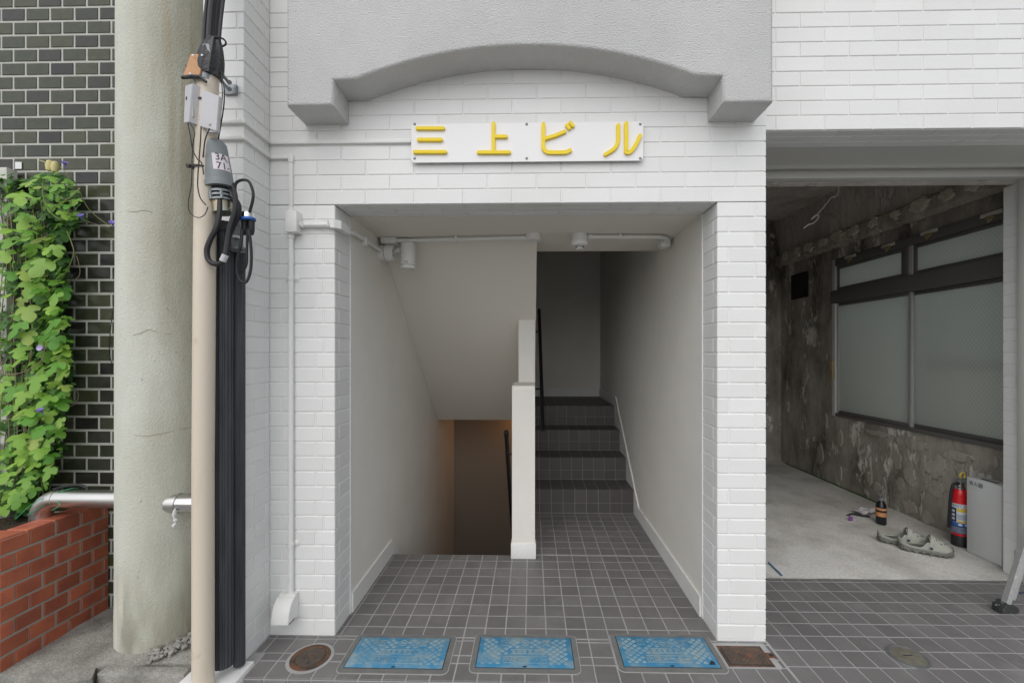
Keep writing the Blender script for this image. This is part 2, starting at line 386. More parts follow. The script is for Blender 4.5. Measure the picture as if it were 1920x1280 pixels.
def thing(name, label, cat, loc=(0, 0, 0), group=None):
    o = bpy.data.objects.new(name, None); COL.objects.link(o); o.empty_display_size = .1
    o.matrix_basis = Matrix.Translation(Vector(loc)); return tag(o, label, cat, group)
def tag(o, label, cat, group=None):
    o['label'] = label; o['category'] = cat
    if group: o['group'] = group
    return o
def struct(name, bm, m, **k):
    o = obj(name, bm, m, **k); o['kind'] = 'structure'; return o

PIECES = {}
def piece(name, parent, m, c, L, h, d, xa, za, ch=.002, tilt=0.0):
    """one brick or tile sharing mesh data with all of its size. Local x along xa, z along za, front face looks to za x xa reversed"""
    L = round(L, 3); h = round(h, 3); key = (name, m, L, h, d, ch)
    me = PIECES.get(key)
    if me is None:
        bm = nb()
        def rect(i, y): return [bm.verts.new((sx * (L / 2 - i), y, sz * (h / 2 - i))) for sx, sz in ((-1, -1), (1, -1), (1, 1), (-1, 1))]
        a = rect(0, 0); b = rect(0, -d + ch); c2 = rect(ch, -d)
        for p, q in ((a, b), (b, c2)):
            for k in range(4): bm.faces.new((p[k], p[(k + 1) % 4], q[(k + 1) % 4], q[k]))
        bm.faces.new(c2); bmesh.ops.recalc_face_normals(bm, faces=bm.faces)
        if bm.faces[-1:] and False: pass
        me = bpy.data.meshes.new(name); bm.to_mesh(me); bm.free(); me.materials.append(MATS[m]); PIECES[key] = me
    xa = Vector(xa); za = Vector(za); ya = za.cross(xa)
    M = Matrix((xa, ya, za)).transposed().to_4x4()
    if tilt: M = M @ Matrix.Rotation(random.uniform(-tilt, tilt), 4, 'X') @ Matrix.Rotation(random.uniform(-tilt, tilt), 4, 'Z')
    M.translation = Vector(c)
    o = bpy.data.objects.new(name, me); COL.objects.link(o)
    o.parent = parent; o.matrix_parent_inverse = world_of(parent).inverted(); o.matrix_basis = M
    return o
def cuts(a, b, phase, pitch, mn=.028):
    """split the run a..b at phase + k*pitch"""
    k = math.ceil((a + 1e-6 - phase) / pitch); js = [a]
    while phase + k * pitch < b - 1e-6:
        js.append(phase + k * pitch); k += 1
    js.append(b)
    if len(js) > 2 and js[1] - js[0] < mn: js.pop(1)
    if len(js) > 2 and js[-1] - js[-2] < mn: js.pop(-2)
    return list(zip(js, js[1:]))
def txt(body, size):
    cu = bpy.data.curves.new('t', 'FONT'); cu.body = body; cu.size = size; cu.align_x = 'CENTER'; cu.align_y = 'CENTER'
    o = bpy.data.objects.new('t', cu); COL.objects.link(o)
    dg = bpy.context.evaluated_depsgraph_get()
    me = bpy.data.meshes.new_from_object(o.evaluated_get(dg)); bpy.data.objects.remove(o); bpy.data.curves.remove(cu)
    return me
def text_obj(body, size, m, parent, fn, name='lettering', thick=0.0):
    me = txt(body, size); bm = nb(); bm.from_mesh(me); bpy.data.meshes.remove(me)
    if thick:
        r = bmesh.ops.extrude_face_region(bm, geom=list(bm.faces))
        for v in r['geom']:
            if isinstance(v, bmesh.types.BMVert): v.co.z += thick
    for v in bm.verts: v.co = fn(v.co)
    return obj(name, bm, m, parent, recalc=bool(thick))

X1, X0, Z1, Y1 = Vector((1, 0, 0)), Vector((-1, 0, 0)), Vector((0, 0, 1)), Vector((0, 1, 0))
# ------------------------------------------------------------------ main dimensions (metres)
YF = 2.066            # facade face
OL, OR_, OT = -.936, .871, 2.051   # entrance opening
CR = 1.097            # right end of the pier beside the entrance
PX, PY = -1.25, 1.876 # corner of the projecting pillar on the left
CO, BL = .0705, .2325 # brick course and brick pitch
TP = .0985            # floor tile pitch
BD = .003             # how far bricks stand proud of the joints
TOP = 4.2
JB = 2.255            # back of the brick reveal
GXO = 3.28            # outer face of the garage side wall

# ------------------------------------------------------------------ ground
bm = nb()
for a, b, c, d in ((-60, 60, -60, 1.80), (-60, -3.3, 1.80, 60), (-3.3, 8, 6.3, 60), (8, 60, 1.80, 60), (-3.3, -1.05, 1.80, 2.45)):
    bm.faces.new([bm.verts.new(q) for q in ((a, c, -.12), (b, c, -.12), (b, d, -.12), (a, d, -.12))])
bmesh.ops.remove_doubles(bm, verts=bm.verts, dist=1e-5)
struct('street', bm, 'asphalt')

# ------------------------------------------------------------------ porch and floors
def floor_tiles(parent, x0, x1, rows, phase, m='floor_tile', skip=None):
    for (ya, yb) in rows:
        for (a, b) in cuts(x0, x1, phase, TP, .012):
            if skip and skip((a + b) / 2, (ya + yb) / 2): continue
            if yb - ya < .012 or b - a < .012: continue
            piece('tile', parent, m, ((a + b) / 2, (ya + yb) / 2, -.006 + random.uniform(-.0004, .0003)), b - a - .006, yb - ya - .006, .006, X1, Y1, .0012, .0025)
FE = 1.79             # front edge of the porch
bm = nb(); bx(bm, -1.2, 8, FE + .004, YF + .19, -.12, -.0016); bx(bm, PX, -1.2005, PY + .001, YF + .19, -.12, -.0016)
porch = struct('porch_floor', bm, 'floor_grout')
PH = -.125
rows_a = [(FE, 1.893), (1.893, 1.943)]
rows_b = [(1.943 + i * TP, 1.943 + (i + 1) * TP) for i in range(3)]
floor_tiles(porch, -1.196, 1.095, rows_a, PH)
floor_tiles(porch, -1.246, 1.095, [rows_b[0], (rows_b[1][0], YF - .002)], PH)
# front riser tiles under the nosing
for a, b in cuts(-1.196, 3.4, PH, TP, .012):
    piece('tile', porch, 'floor_tile', ((a + b) / 2, FE + .005, -.064), b - a - .0065, .104, .006, X1, Z1, .0012)
bm = nb(); bx(bm, OL - .02, OR_ + .02, YF + .192, 3.72, -.12, -.0016)
bmesh.ops.delete(bm, geom=[], context='VERTS')
ent = struct('entrance_floor', bm, 'floor_grout')
bm2 = nb()
rows_c = [(rows_b[1][0] + 0 * TP, rows_b[1][1])]
y = rows_b[1][0]; rr = []
while y < 3.69:
    rr.append((y, min(y + TP, 3.69))); y += TP
def skip_e(x, yy): return (x < -.126 and yy > 2.915) or (-.13 < x < .02 and yy > 2.88) or yy < YF
first = True
for (a, b) in rr:
    xl = OL if b < 2.93 else .028
    if a < YF: a = YF
    bb = min(b, 2.915) if xl < 0 else b
    floor_tiles(ent, xl, OR_, [(a, bb)], PH, skip=lambda x, yy: (-.13 < x < .02 and yy > 2.875))
# the slab over the stair hole must not cover it: cut it back
bpy.data.objects.remove(ent.children[0]) if False else None
me = ent.data
bm = nb(); cz = ent.matrix_basis.translation
bx(bm, OL - .02, OR_ + .02, YF + .192, 2.915, -.12, -.0016); bx(bm, .0, OR_ + .02, 2.9155, 3.72, -.12, -.0016)
for v in bm.verts: v.co -= cz
bm.to_mesh(me); bm.free()
bm = nb(); bx(bm, CR + .002, 8, YF + .1905, 2.648, -.12, -.0016)
apron = struct('garage_apron_floor', bm, 'floor_grout')
RX = 3.4
ra = [1.79, 1.904, 2.009, 2.111, 2.209, 2.307, 2.405, 2.51, 2.612, 2.646]
floor_tiles(porch, 1.101, RX, list(zip(ra, ra[1:]))[:2], PH + .04)
floor_tiles(apron, 1.101, RX, list(zip(ra, ra[1:]))[2:], PH + .04)
bm = nb(); bx(bm, 1.1, 8, 2.649, 6.2, -.12, -.02)
grid(bm, (1.1, 2.648, .001), (2.2, 0, 0), (0, 3.3, 0), 60, 80, lambda p: Vector((0, 0, .003 * noise.noise(p * 4) + .0015 * noise.noise(p * 17))))
struct('garage_floor', bm, 'garage_floor')

# ------------------------------------------------------------------ brick walls
def lay(parent, intervals, z0, z1, u_of, xa, phase_even, pitch, m='white_paint', zref=OT, ends=0.0, flip=0):
    """courses between z0 and z1; intervals(zc,k)->runs; u_of(u,z)->centre point of back face"""
    k0 = math.floor((z0 - zref) / CO + 1e-6); k1 = math.ceil((z1 - zref) / CO - 1e-6)
    for k in range(k0, k1):
        a = max(zref + k * CO, z0); b = min(zref + (k + 1) * CO, z1)
        if b - a < .012: continue
        for (p, q) in intervals((a + b) / 2, k):
            for (s, t) in cuts(p, q, phase_even if (k + flip) % 2 == 0 else phase_even + pitch / 2, pitch):
                gl = .0026 if s > p + 1e-4 else ends; gr = .0026 if t < q - 1e-4 else ends
                L = t - s - gl - gr
                piece('brick', parent, m, u_of((s + gl + t - gr) / 2, (a + b) / 2) , L, b - a - .0055, BD + random.uniform(0, .0008), xa, Z1, .002, .0015)

# projecting pillar on the left
pil = thing('brick_wall', 'white painted brick pillar standing proud of the facade behind the utility pipes', 'wall', (-1.34, 2.0, 0))
bm = nb(); bx(bm, -1.43, PX - BD, PY + BD, 2.5, -.12, TOP); obj('wall_core', bm, 'white_joint', pil)
lay(pil, lambda z, k: [(-1.43, PX)], 0, 3.3, lambda u, z: (u, PY + BD, z), X1, -1.25 - .03, BL)
lay(pil, lambda z, k: [(PY + BD, YF)], 0, 3.3, lambda u, z: (PX - BD, u, z), Y1, PY + .075, BL * .64)

# facade
fac = thing('brick_wall', 'white painted brick facade around the stair entrance and behind the sign', 'wall', (0, 2.16, 0))
bm = nb()
bx(bm, PX - .1, OL - BD, YF + BD, JB, -.12, OT); bx(bm, OR_ + BD, CR - BD, YF + BD, JB + .4, -.12, OT)
bx(bm, PX - .1, CR - BD, YF + BD, JB, OT + .001 + BD, TOP)
obj('wall_core', bm, 'white_joint', fac)
lay(fac, lambda z, k: [(PX, CR)], OT, 2.75, lambda u, z: (u, YF + BD, z), X1, -.09, BL)
lay(fac, lambda z, k: [(PX, -1.0), (1.0, CR)], 2.756, 3.3, lambda u, z: (u, YF + BD, z), X1, -.09, BL)
# piers below the lintel: short ends alternate
for k in range(-30, 0):
    a = max(0, OT + k * CO); b = OT + (k + 1) * CO
    if b - a < .004: continue
    ev = k % 2 == 0
    jl = [PX, OL - (.055 if ev else .094) - (.0 if ev else 0), OL] if True else 0
    if ev: jl = [PX, PX + .028, OL - .055, OL] if False else [PX, OL - .055 - .2, OL - .055, OL]
    else: jl = [PX, OL - .094 - .12, OL - .094, OL]
    jr = [OR_, OR_ + .054, CR] if ev else [OR_, CR - .05, CR]
    for J in (jl, jr):
        for i, (s, t) in enumerate(zip(J, J[1:])):
            gl = .0035 if i else 0; gr = .0035 if i < len(J) - 2 else 0
            piece('brick', fac, 'white_paint', ((s + gl + t - gr) / 2, YF + BD, (a + b) / 2), t - s - gl - gr, b - a - .0055, BD + random.uniform(0, .001), X1, Z1, .0028, .002)
    # reveals
    for side in (0, 1):
        jy = [YF + BD, YF + .045, JB] if ev else [YF + BD, JB]
        for i, (s, t) in enumerate(zip(jy, jy[1:])):
            g = .003
            if side == 0: piece('brick', fac, 'white_paint', (OL - BD, (s + t) / 2, (a + b) / 2), t - s - 2 * g * (i > 0), b - a - .0055, BD, Y1, Z1, .0025, .001)
            else: piece('brick', fac, 'white_paint', (OR_ + BD, (s + t) / 2, (a + b) / 2), t - s - 2 * g * (i > 0), b - a - .0055, BD, -Y1, Z1, .0025, .001)
# brick soffit of the lintel: three strips (front face looks down)
for i in range(3):
    a = YF + BD + .003 + i * .0605; b = a + .0605
    for s, t in cuts(OL, OR_, -.09 + (BL / 2 if i % 2 else 0), BL):
        piece('brick', fac, 'white_paint', ((s + t) / 2, (a + b) / 2, OT + BD + .0005), t - s - .005, b - a - .006, BD, X1, -Y1, .0025)

# wall over the garage
YL, ZL = 2.13, 2.415
lin = thing('brick_wall', 'white painted brick wall above the open garage bay', 'wall', (2.6, 2.2, ZL))
bm = nb(); bx(bm, CR - BD + .001, 8, YL + BD, 2.31, ZL + BD, TOP); obj('wall_core', bm, 'white_joint', lin)
lay(lin, lambda z, k: [(1.06, 4.6)], ZL, 3.4, lambda u, z: (u, YL + BD, z), X1, 1.175, BL, zref=ZL)
for i in range(3):
    a = YL + BD + .002 + i * .057; b = a + .057
    for s, t in cuts(CR, 4.6, .09 + (BL / 2 if i % 2 else 0), BL):
        piece('brick', lin, 'white_paint', ((s + t) / 2, (a + b) / 2, ZL + BD), t - s - .005, b - a - .005, BD, X1, -Y1, .0025)

# ------------------------------------------------------------------ grey arched canopy
can = thing('canopy', 'grey rough stucco canopy with a shallow arch over the entrance sign', 'canopy', (0, 1.98, 2.42))
YA = 1.9
aw = [(-1.076, 3.5), (-1.076, 2.433), (-.868, 2.433), (-.868, 2.545), (-.765, 2.547)]
x0, x1_, zc0, zc1 = -.765, .70, 2.547, 2.684
hw = (x1_ - x0) / 2; sg = zc1 - zc0; rad = (hw * hw + sg * sg) / (2 * sg); mid = (x0 + x1_) / 2
for i in range(1, 40):
    x = x0 + (x1_ - x0) * i / 40; aw.append((x, zc1 - rad + math.sqrt(rad * rad - (x - mid) ** 2)))
aw += [(.70, 2.545), (.826, 2.540), (.826, 2.425), (1.040, 2.425), (1.040, 3.5)]
bm = nb(); prism(bm, aw, 'y', YA, YF - .001)
es = [e for e in bm.edges if all(abs(v.co.y - YA) < 1e-5 for v in e.verts) and not all(v.co.z > 3.4 for v in e.verts)]
bmesh.ops.bevel(bm, geom=es, offset=.014, segments=3, affect='EDGES', profile=.55, clamp_overlap=True)
obj('canopy_front', bm, 'stucco_grey', can, sharp=50)

# ------------------------------------------------------------------ sign
SY = YF - .022
def sp(u, v, off=0): p = at(u, v, SY - off); return p
sg_ = thing('sign', 'white name board with yellow raised Japanese letters above the entrance', 'sign', (at(988, 305, SY)))
a = at(771, 305, SY); b = at(1206, 228, SY)
bm = nb(); bx(bm, a.x, b.x, SY, SY + .005, a.z, b.z)
es = [e for e in bm.edges if abs(e.verts[0].co.x - e.verts[1].co.x) < 1e-6 and abs(e.verts[0].co.z - e.verts[1].co.z) < 1e-6]
bmesh.ops.bevel(bm, geom=es, offset=.008, segments=4, affect='EDGES')
obj('board', bm, 'sign_white', sg_)
for u in (777.5, 987.5, 1200.5):
    for v in (233, 297):
        p = at(u, v, SY); bm = nb(); lathe(bm, [(0, .0045), (.004, .004), (.0062, .0015), (.0065, -.001), (.003, -.001), (.003, -.03), (0, -.03)], p, 14, (0, -1, 0)); obj('screw', bm, 'galvanised', sg_)
def L5(x, y): return (480 + x * .375, y * .375)
def L6(x, y): return (960 + x * .375, y * .375)
strokes = {
 'letter_san': [[L5(808, 646), L5(937, 646)], [L5(815, 703), L5(927, 703)], [L5(796, 764), L5(948, 764)]],
 'letter_ue': [[L5(1188, 622), L5(1188, 766)], [L5(1188, 687), L5(1250, 687)], [L5(1114, 766), L5(1266, 766)]],
 'letter_bi': [[L6(157, 626), L6(156, 730), L6(160, 750), L6(171, 762), L6(190, 766), L6(255, 766), L6(275, 763), L6(289, 756)], [L6(160, 699), L6(215, 683), L6(262, 663)], [L6(274, 632), L6(285, 646)], [L6(291, 619), L6(303, 634)]],
 'letter_ru': [[L6(530, 630), L6(530, 690), L6(527, 715), L6(517, 738), L6(500, 755), L6(466, 776)], [L6(569, 622), L6(569, 752), L6(573, 766), L6(584, 766), L6(600, 752), L6(620, 722), L6(638, 684)]],
}
def ribbon(pts, r):
    """outline of a round-ended stroke through 2-D points"""
    P = [Vector((p.x, p.z)) for p in pts]; n = len(P); left, right = [], []
    def dirn(i):
        d = (P[min(i + 1, n - 1)] - P[max(i - 1, 0)]); return d.normalized()
    for i in range(n):
        d = dirn(i); q = Vector((-d.y, d.x)); left.append(P[i] + q * r); right.append(P[i] - q * r)
    def cap(c, d, sgn):
        a0 = math.atan2(d.x, -d.y) if sgn > 0 else math.atan2(-d.x, d.y)
        return [c + Vector((math.cos(a0 - math.pi * k / 7), math.sin(a0 - math.pi * k / 7))) * r for k in range(1, 7)]
    return left + cap(P[-1], dirn(n - 1), 1) + right[::-1] + cap(P[0], dirn(0), -1)
for nm, ss in strokes.items():
    bm = nb()
    for si, s in enumerate(ss):
        pts = [at(u, v, SY) for u, v in s]
        P = smooth_pts(pts, 6) if len(pts) > 3 else pts
        out = [(q.x, q.y) for q in ribbon(P, .0086)]
        b2 = nb(); prism(b2, out, 'y', SY - .0005, SY - .0115 - .0006 * si)
        yf_ = SY - .0115 - .0006 * si
        es = [e for e in b2.edges if all(abs(v.co.y - yf_) < 1e-5 for v in e.verts)]
        bmesh.ops.bevel(b2, geom=es, offset=.002, segments=2, affect='EDGES', clamp_overlap=True)
        tmp_ = bpy.data.meshes.new('t'); b2.to_mesh(tmp_); b2.free(); bm.from_mesh(tmp_); bpy.data.meshes.remove(tmp_)
    obj('letter', bm, 'yellow', sg_, sharp=50)

# ------------------------------------------------------------------ stair hall
hall = thing('stair_hall', 'white stucco walls and ceiling of the stair hall inside the entrance', 'stairwell', (0, 4, 0))
def hbox(nm, m, *a):
    bm = nb(); bx(bm, *a); return obj(nm, bm, m, hall)
hbox('side_wall', 'stucco_white', OL - .12, OL, JB + .001, 5.6, -2.4, TOP)
hbox('side_wall', 'stucco_white', OR_, CR - .001, JB + .402, 6.1, -2.4, TOP)
hbox('side_wall', 'stucco_white', OR_ - .0005, OR_ + BD - .001, JB + .0015, JB + .4025, -.0, TOP - .5)
hbox('corner_bead', 'white_paint', OL - .002, OL + .004, JB - .0155, JB + .003, 0, OT)
hbox('corner_bead', 'white_paint', OR_ - .004, OR_ + .002, JB - .0155, JB + .003, 0, OT)
hbox('back_wall', 'stucco_white', OL, OR_, 5.55, 5.68, .68, TOP)
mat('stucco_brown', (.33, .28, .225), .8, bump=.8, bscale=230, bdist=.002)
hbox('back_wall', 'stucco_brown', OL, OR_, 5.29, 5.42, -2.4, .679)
hbox('upper_ceiling', 'ceiling_white', -1.43, GXO, 2.0, 6.3, TOP, TOP + .2)
bm = nb(); bx(bm, OL, OR_, JB + .001, 2.7, OT, OT + .3); bx(bm, .036, OR_, 2.7, 3.04, OT, OT + .3); bx(bm, .036, OR_, 2.99, 3.04, OT + .3, TOP)
obj('ceiling', bm, 'ceiling_white', hall)
# upper flight seen from below
bm = nb(); prism(bm, [(2.7005, OT - .001), (4.36, .68), (5.549, .68), (5.549, .80), (4.56, .80), (3.0, 2.15), (3.0, 2.6), (2.7005, 2.6)], 'x', OL + .001, .035)
obj('stair_soffit', bm, 'ceiling_white', hall)
bm = nb(); bx(bm, .036, OR_, 4.62, 5.549, .68, .785); obj('landing_slab', bm, 'ceiling_white', hall)
# partition between the flights
par = thing('partition_wall', 'low white partition post between the down and up stairs', 'wall', (-.05, 2.9, 0))
bm = nb(); bx(bm, -.126, .0245, 2.87, 3.256, -.001, 1.105)
prism(bm, [(-.126, 1.1051), (.0245, 1.1051), (.0245, 1.13), (-.126, 1.13)], 'y', 2.88, 3.256)
obj('post', bm, 'stucco_white', par)
bm = nb(); bx(bm, -.094, .0275, 3.2562, 4.45, -.5, 1.62)
bmesh.ops.delete(bm, geom=[v for v in bm.verts if False], context='VERTS')
obj('upper_panel', bm, 'stucco_white', par)
bm = nb(); bx(bm, -.126, -.0942, 3.2562, 4.45, -2.4, .66); bx(bm, -.126, .0245, 2.92, 3.256, -2.4, -.0015); obj('lower_panel', bm, 'stucco_white', par)
bm = nb(); bx(bm, -.133, .031, 2.862, 2.94, 0, .098, .002); obj('skirting', bm, 'white_metal', par)
# skirtings along the hall
sk = tag(obj('skirting_board', (lambda b: (prism(b, [(JB, 0), (JB, .102), (2.905, .102), (3.55, -.52), (3.42, -.62), (2.9155, -.13), (2.915, 0)], 'x', OL - .001, OL + .011), b)[1])(nb()), 'white_metal'), 'white skirting board along the hall wall, dipping into the down stairs', 'skirting')
sk2 = tag(obj('skirting_board', (lambda b: (prism(b, [(JB, 0), (JB, .102), (3.545, .102), (4.50, .90), (5.549, .90), (5.549, .80), (4.55, .80), (4.55, .0), (3.6, 0)], 'x', OR_ - .011, OR_ + .001), b)[1])(nb()), 'white_metal'), 'white skirting board climbing the wall beside the up stairs', 'skirting')
bm = nb(); bx(bm, .036, OR_ - .012, 5.538, 5.5495, .80, .90); tag(obj('skirting_board', bm, 'white_metal'), 'white skirting board across the back of the stair landing', 'skirting')

# up stairs
up = thing('staircase', 'dark tiled stairs climbing to the landing', 'stairs', (.45, 3.7, 0))
RI, TR, SY0 = .2, .29, 3.69
SL, SR = .029, OR_ - .0115
def stair_tiles(parent, y, z0, depth, x0=SL, x1=SR, last=False):
    for (za, zb) in ((z0 + .002, z0 + .078), (z0 + .078, z0 + RI - .006 if False else z0 + .176),):
        pass
    segs = ((z0 + .002, z0 + .085), (z0 + .085, z0 + RI))
    for za, zb in segs:
        for a, b in cuts(x0, x1, PH, TP, .02):
            piece('tile', parent, 'stair_tile', ((a + b) / 2, y + .0055, (za + zb) / 2), b - a - .005, zb - za - .005, .006, X1, Z1, .0012, .003)
    n = max(1, round(depth / TP)); yy = y
    while yy < y + depth - .02:
        y2 = min(yy + TP, y + depth)
        for a, b in cuts(x0, x1, PH, TP, .02):
            piece('tile', parent, 'stair_tile', ((a + b) / 2, (yy + y2) / 2, z0 + RI - .006), b - a - .005, y2 - yy - .005, .006, X1, Y1, .0012, .003)
        yy = y2
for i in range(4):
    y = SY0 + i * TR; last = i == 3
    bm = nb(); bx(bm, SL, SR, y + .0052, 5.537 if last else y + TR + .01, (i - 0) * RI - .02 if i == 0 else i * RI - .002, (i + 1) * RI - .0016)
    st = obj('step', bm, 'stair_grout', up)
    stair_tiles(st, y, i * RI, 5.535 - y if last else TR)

# down stairs
dn = thing('staircase', 'dark stairs descending left of the partition post', 'stairs', (-.5, 3.0, -1))
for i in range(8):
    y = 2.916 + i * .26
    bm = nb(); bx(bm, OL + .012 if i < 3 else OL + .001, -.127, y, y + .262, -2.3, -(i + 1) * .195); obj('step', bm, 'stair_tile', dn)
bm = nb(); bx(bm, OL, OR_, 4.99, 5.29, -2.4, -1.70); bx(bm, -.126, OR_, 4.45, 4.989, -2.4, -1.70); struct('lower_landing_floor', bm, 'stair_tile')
# the warm lamp that lights the lower landing
lt = thing('ceiling_lamp', 'small round warm lamp under the landing that glows on the lower stair wall', 'lamp', (.02, 5.08, .64))
bm = nb(); lathe(bm, [(0, 0), (.05, 0), (.06, .02), (.06, .0395), (0, .0395)], (.02, 5.08, .64), 20); obj('diffuser', bm, 'lamp_warm', lt)
ld = bpy.data.lights.new('lamp_light', 'POINT'); ld.energy = 1.3; ld.color = (1, .43, .13); ld.shadow_soft_size = .05
lo = bpy.data.objects.new('lamp_light', ld); COL.objects.link(lo); lo.location = (.02, 5.06, .58)

# handrails
def handrail(label, pts, brk, nx):
    t = thing('handrail', label, 'handrail', pts[0])
    bm = nb(); tube(bm, pts, .017, 12); obj('rail', bm, 'black_metal', t)
    bm = nb(); d = (Vector(pts[1]) - Vector(pts[0])).normalized(); lathe(bm, [(.0, -.004), (.018, -.002), (.0195, .003), (.0195, .05), (.017, .052)], pts[0], 12, d); obj('end_cap', bm, 'black_metal', t)
    for k in brk:
        p = Vector(pts[0]).lerp(Vector(pts[1]), k)
        bm = nb(); tube(bm, smooth_pts([p, p + Vector((0, 0, -.035)), p + Vector((nx * .03, 0, -.05)), p + Vector((nx * .062, 0, -.05))], 4), .007, 8)
        lathe(bm, [(.022, 0), (.022, .006), (0, .006)], p + Vector((nx * .056, 0, -.05)), 12, (nx, 0, 0)); obj('bracket', bm, 'black_metal', t)
handrail('black round handrail going down left of the partition post', [(-.188, 3.28, .755), (-.188, 4.44, -.50)], (.12, .75), 1)
handrail('black round handrail beside the up stairs', [(.095, 3.55, .725), (.095, 5.20, 1.86)], (.3, .8), -1)

# ------------------------------------------------------------------ conduits on facade and in the hall
def clamp_(parent, p, ax, r):
    """saddle clamp with a screw plate"""
    bm = nb()
    if ax == 'z':
        bx(bm, p.x - .032, p.x + .032, YF - .004, YF + .002, p.z - .012, p.z + .012, .001)
        lathe(bm, [(r + .003, -.008), (r + .003, .008)], p, 14)
        lathe(bm, [(.006, 0), (.005, .006), (0, .007)], (p.x + .022, YF - .004, p.z), 8, (0, -1, 0))
        lathe(bm, [(.006, 0), (.005, .006), (0, .007)], (p.x - .022, YF - .004, p.z), 8, (0, -1, 0))
    obj('clamp', bm, 'white_metal', parent)
d1 = thing('conduit', 'white cable duct running across the brick to the sign board', 'conduit', at(600, 268, YF))
bm = nb(); z = at(600, 268, YF).z
bx(bm, PX + .001, at(772, 268, YF).x, YF - .014, YF + .003, z - .009, z + .009, .002); obj('duct', bm, 'white_metal', d1)
bm = nb(); bx(bm, PX - .003, PX + .014, PY - .014, YF - .0145, z - .009, z + .009, .002); obj('duct', bm, 'white_metal', d1)
bm = nb(); bx(bm, -1.425, PX - .0035, PY - .014, PY + .003, z - .009, z + .009, .002); obj('duct', bm, 'white_metal', d1)
d2 = thing('conduit', 'white conduit dropping down the brick pier with junction box and branch into the entrance', 'conduit', (at(546, 1187, YF)))
z = at(520, 296.5, YF).z; xe = at(547.5, 300, YF).x
bm = nb(); bx(bm, PX + .001, xe - .0125, YF - .014, YF + .003, z - .009, z + .009, .002); obj('duct', bm, 'white_metal', d2)
bm = nb(); bx(bm, PX - .003, PX + .014, PY - .014, YF - .0145, z - .009, z + .009, .002); obj('duct', bm, 'white_metal', d2)
bm = nb(); bx(bm, -1.425, PX - .0035, PY - .014, PY + .003, z - .009, z + .009, .002); obj('duct', bm, 'white_metal', d2)
bm = nb(); zj = at(547, 400, YF).z; bx(bm, xe - .012, xe + .012, YF - .016, YF + .003, z - .028, z + .012, .003); obj('elbow', bm, 'white_metal', d2)
bm = nb(); bx(bm, xe - .0095, xe + .0095, YF - .014, YF + .003, zj, z - .0285, .002); obj('duct', bm, 'white_metal', d2)
zj2 = at(545, 440, YF).z; xj0 = at(534.5, 420, YF - .05).x; xj1 = at(551, 420, YF - .05).x
bm = nb(); bx(bm, xj0, xj1 + .012, YF - .05, YF + .003, zj2, zj - .002, .003); obj('junction_box', bm, 'white_metal', d2)
xc = at(545, 700, YF - .018).x; zb = at(545, 1108, YF).z
bm = nb(); tube(bm, [(xc, YF - .0165, zj2), (xc, YF - .0165, zb)], .0125, 14); obj('pipe', bm, 'white_metal', d2)
bm = nb(); lathe(bm, [(.016, 0), (.016, -.022), (.0135, -.024)], (xc, YF - .0165, zj2), 14); tube(bm, [(xc - .02, YF - .02, zj2 - .012), (xc + .02, YF - .02, zj2 - .012)], .004, 6); obj('coupling', bm, 'white_metal', d2)
bm = nb(); lathe(bm, [(.016, 0), (.016, .018), (.0135, .02)], (xc, YF - .0165, zj - .002), 14); tube(bm, [(xc - .02, YF - .02, zj + .01), (xc + .02, YF - .02, zj + .01)], .004, 6); obj('coupling', bm, 'white_metal', d2)
for v in (523, 1017): clamp_(d2, Vector((xc, YF - .0165, at(545, v, YF).z)), 'z', .0125)
zc = at(590, 421.5, YF - .02).z; xk = at(622, 421, YF - .02).x
bm = nb(); tube(bm, [(xj1 + .0125, YF - .018, zc), (xk, YF - .018, zc)], .0115, 14)
for q in (xj1 + .028, xk - .012): lathe(bm, [(.0145, -.008), (.0145, .008)], (q, YF - .018, zc), 12, (1, 0, 0)); tube(bm, [(q, YF - .03, zc - .012), (q, YF - .036, zc + .016)], .004, 6)
obj('pipe', bm, 'white_metal', d2)
bm = nb(); prism(bm, [(xk, YF - .04), (OL + .014, YF - .04), (OL + .038, YF - .016), (OL + .038, YF + .085), (OL + .0005, YF + .085), (OL + .0005, YF - .0005), (xk, YF - .0005)], 'z', zc - .02, zc + .02)
bmesh.ops.bevel(bm, geom=list(bm.edges), offset=.002, segments=2, affect='EDGES'); obj('corner_box', bm, 'white_metal', d2)
zi = 1.968
bm = nb(); tube(bm, smooth_pts([(OL + .02, YF + .085, zc), (OL + .02, YF + .11, zc), (OL + .02, JB + .05, zi), (OL + .02, 2.655, zi)], 4), .0115, 12); obj('pipe', bm, 'white_metal', d2)
bm = nb(); bx(bm, OL, OL + .034, 2.38, 2.396, zi - .03, zi + .016, .002); obj('clamp', bm, 'white_metal', d2)
# hooded box at the foot
hb = thing('outlet_box', 'white hooded weatherproof outlet box low on the brick pier', 'outlet box', at(537, 1165, YF - .02))
xa, xb = at(519, 1130, YF - .045).x, at(551, 1130, YF - .045).x; zt, z0 = at(537, 1107, YF).z, at(537, 1154, YF - .03).z
prof = [(YF, zt), (YF - .03, zt)]
for i in range(9):
    a_ = i / 8 * R(78); prof.append((YF - .03 - .062 * math.sin(a_), zt - .006 - (zt - z0 - .03) * (1 - math.cos(a_)) / (1 - math.cos(R(78)))))
prof += [(YF - .094, z0 + .008), (YF - .094, z0 - .004), (YF - .03, z0 - .004), (YF - .03, z0 - .012), (YF, z0 - .012)]
bm = nb(); prism(bm, prof, 'x', xa, xb); bmesh.ops.bevel(bm, geom=[e for e in bm.edges if abs(e.verts[0].co.x - e.verts[1].co.x) < 1e-6], offset=.002, segments=2, affect='EDGES'); obj('hood', bm, 'white_metal', hb)
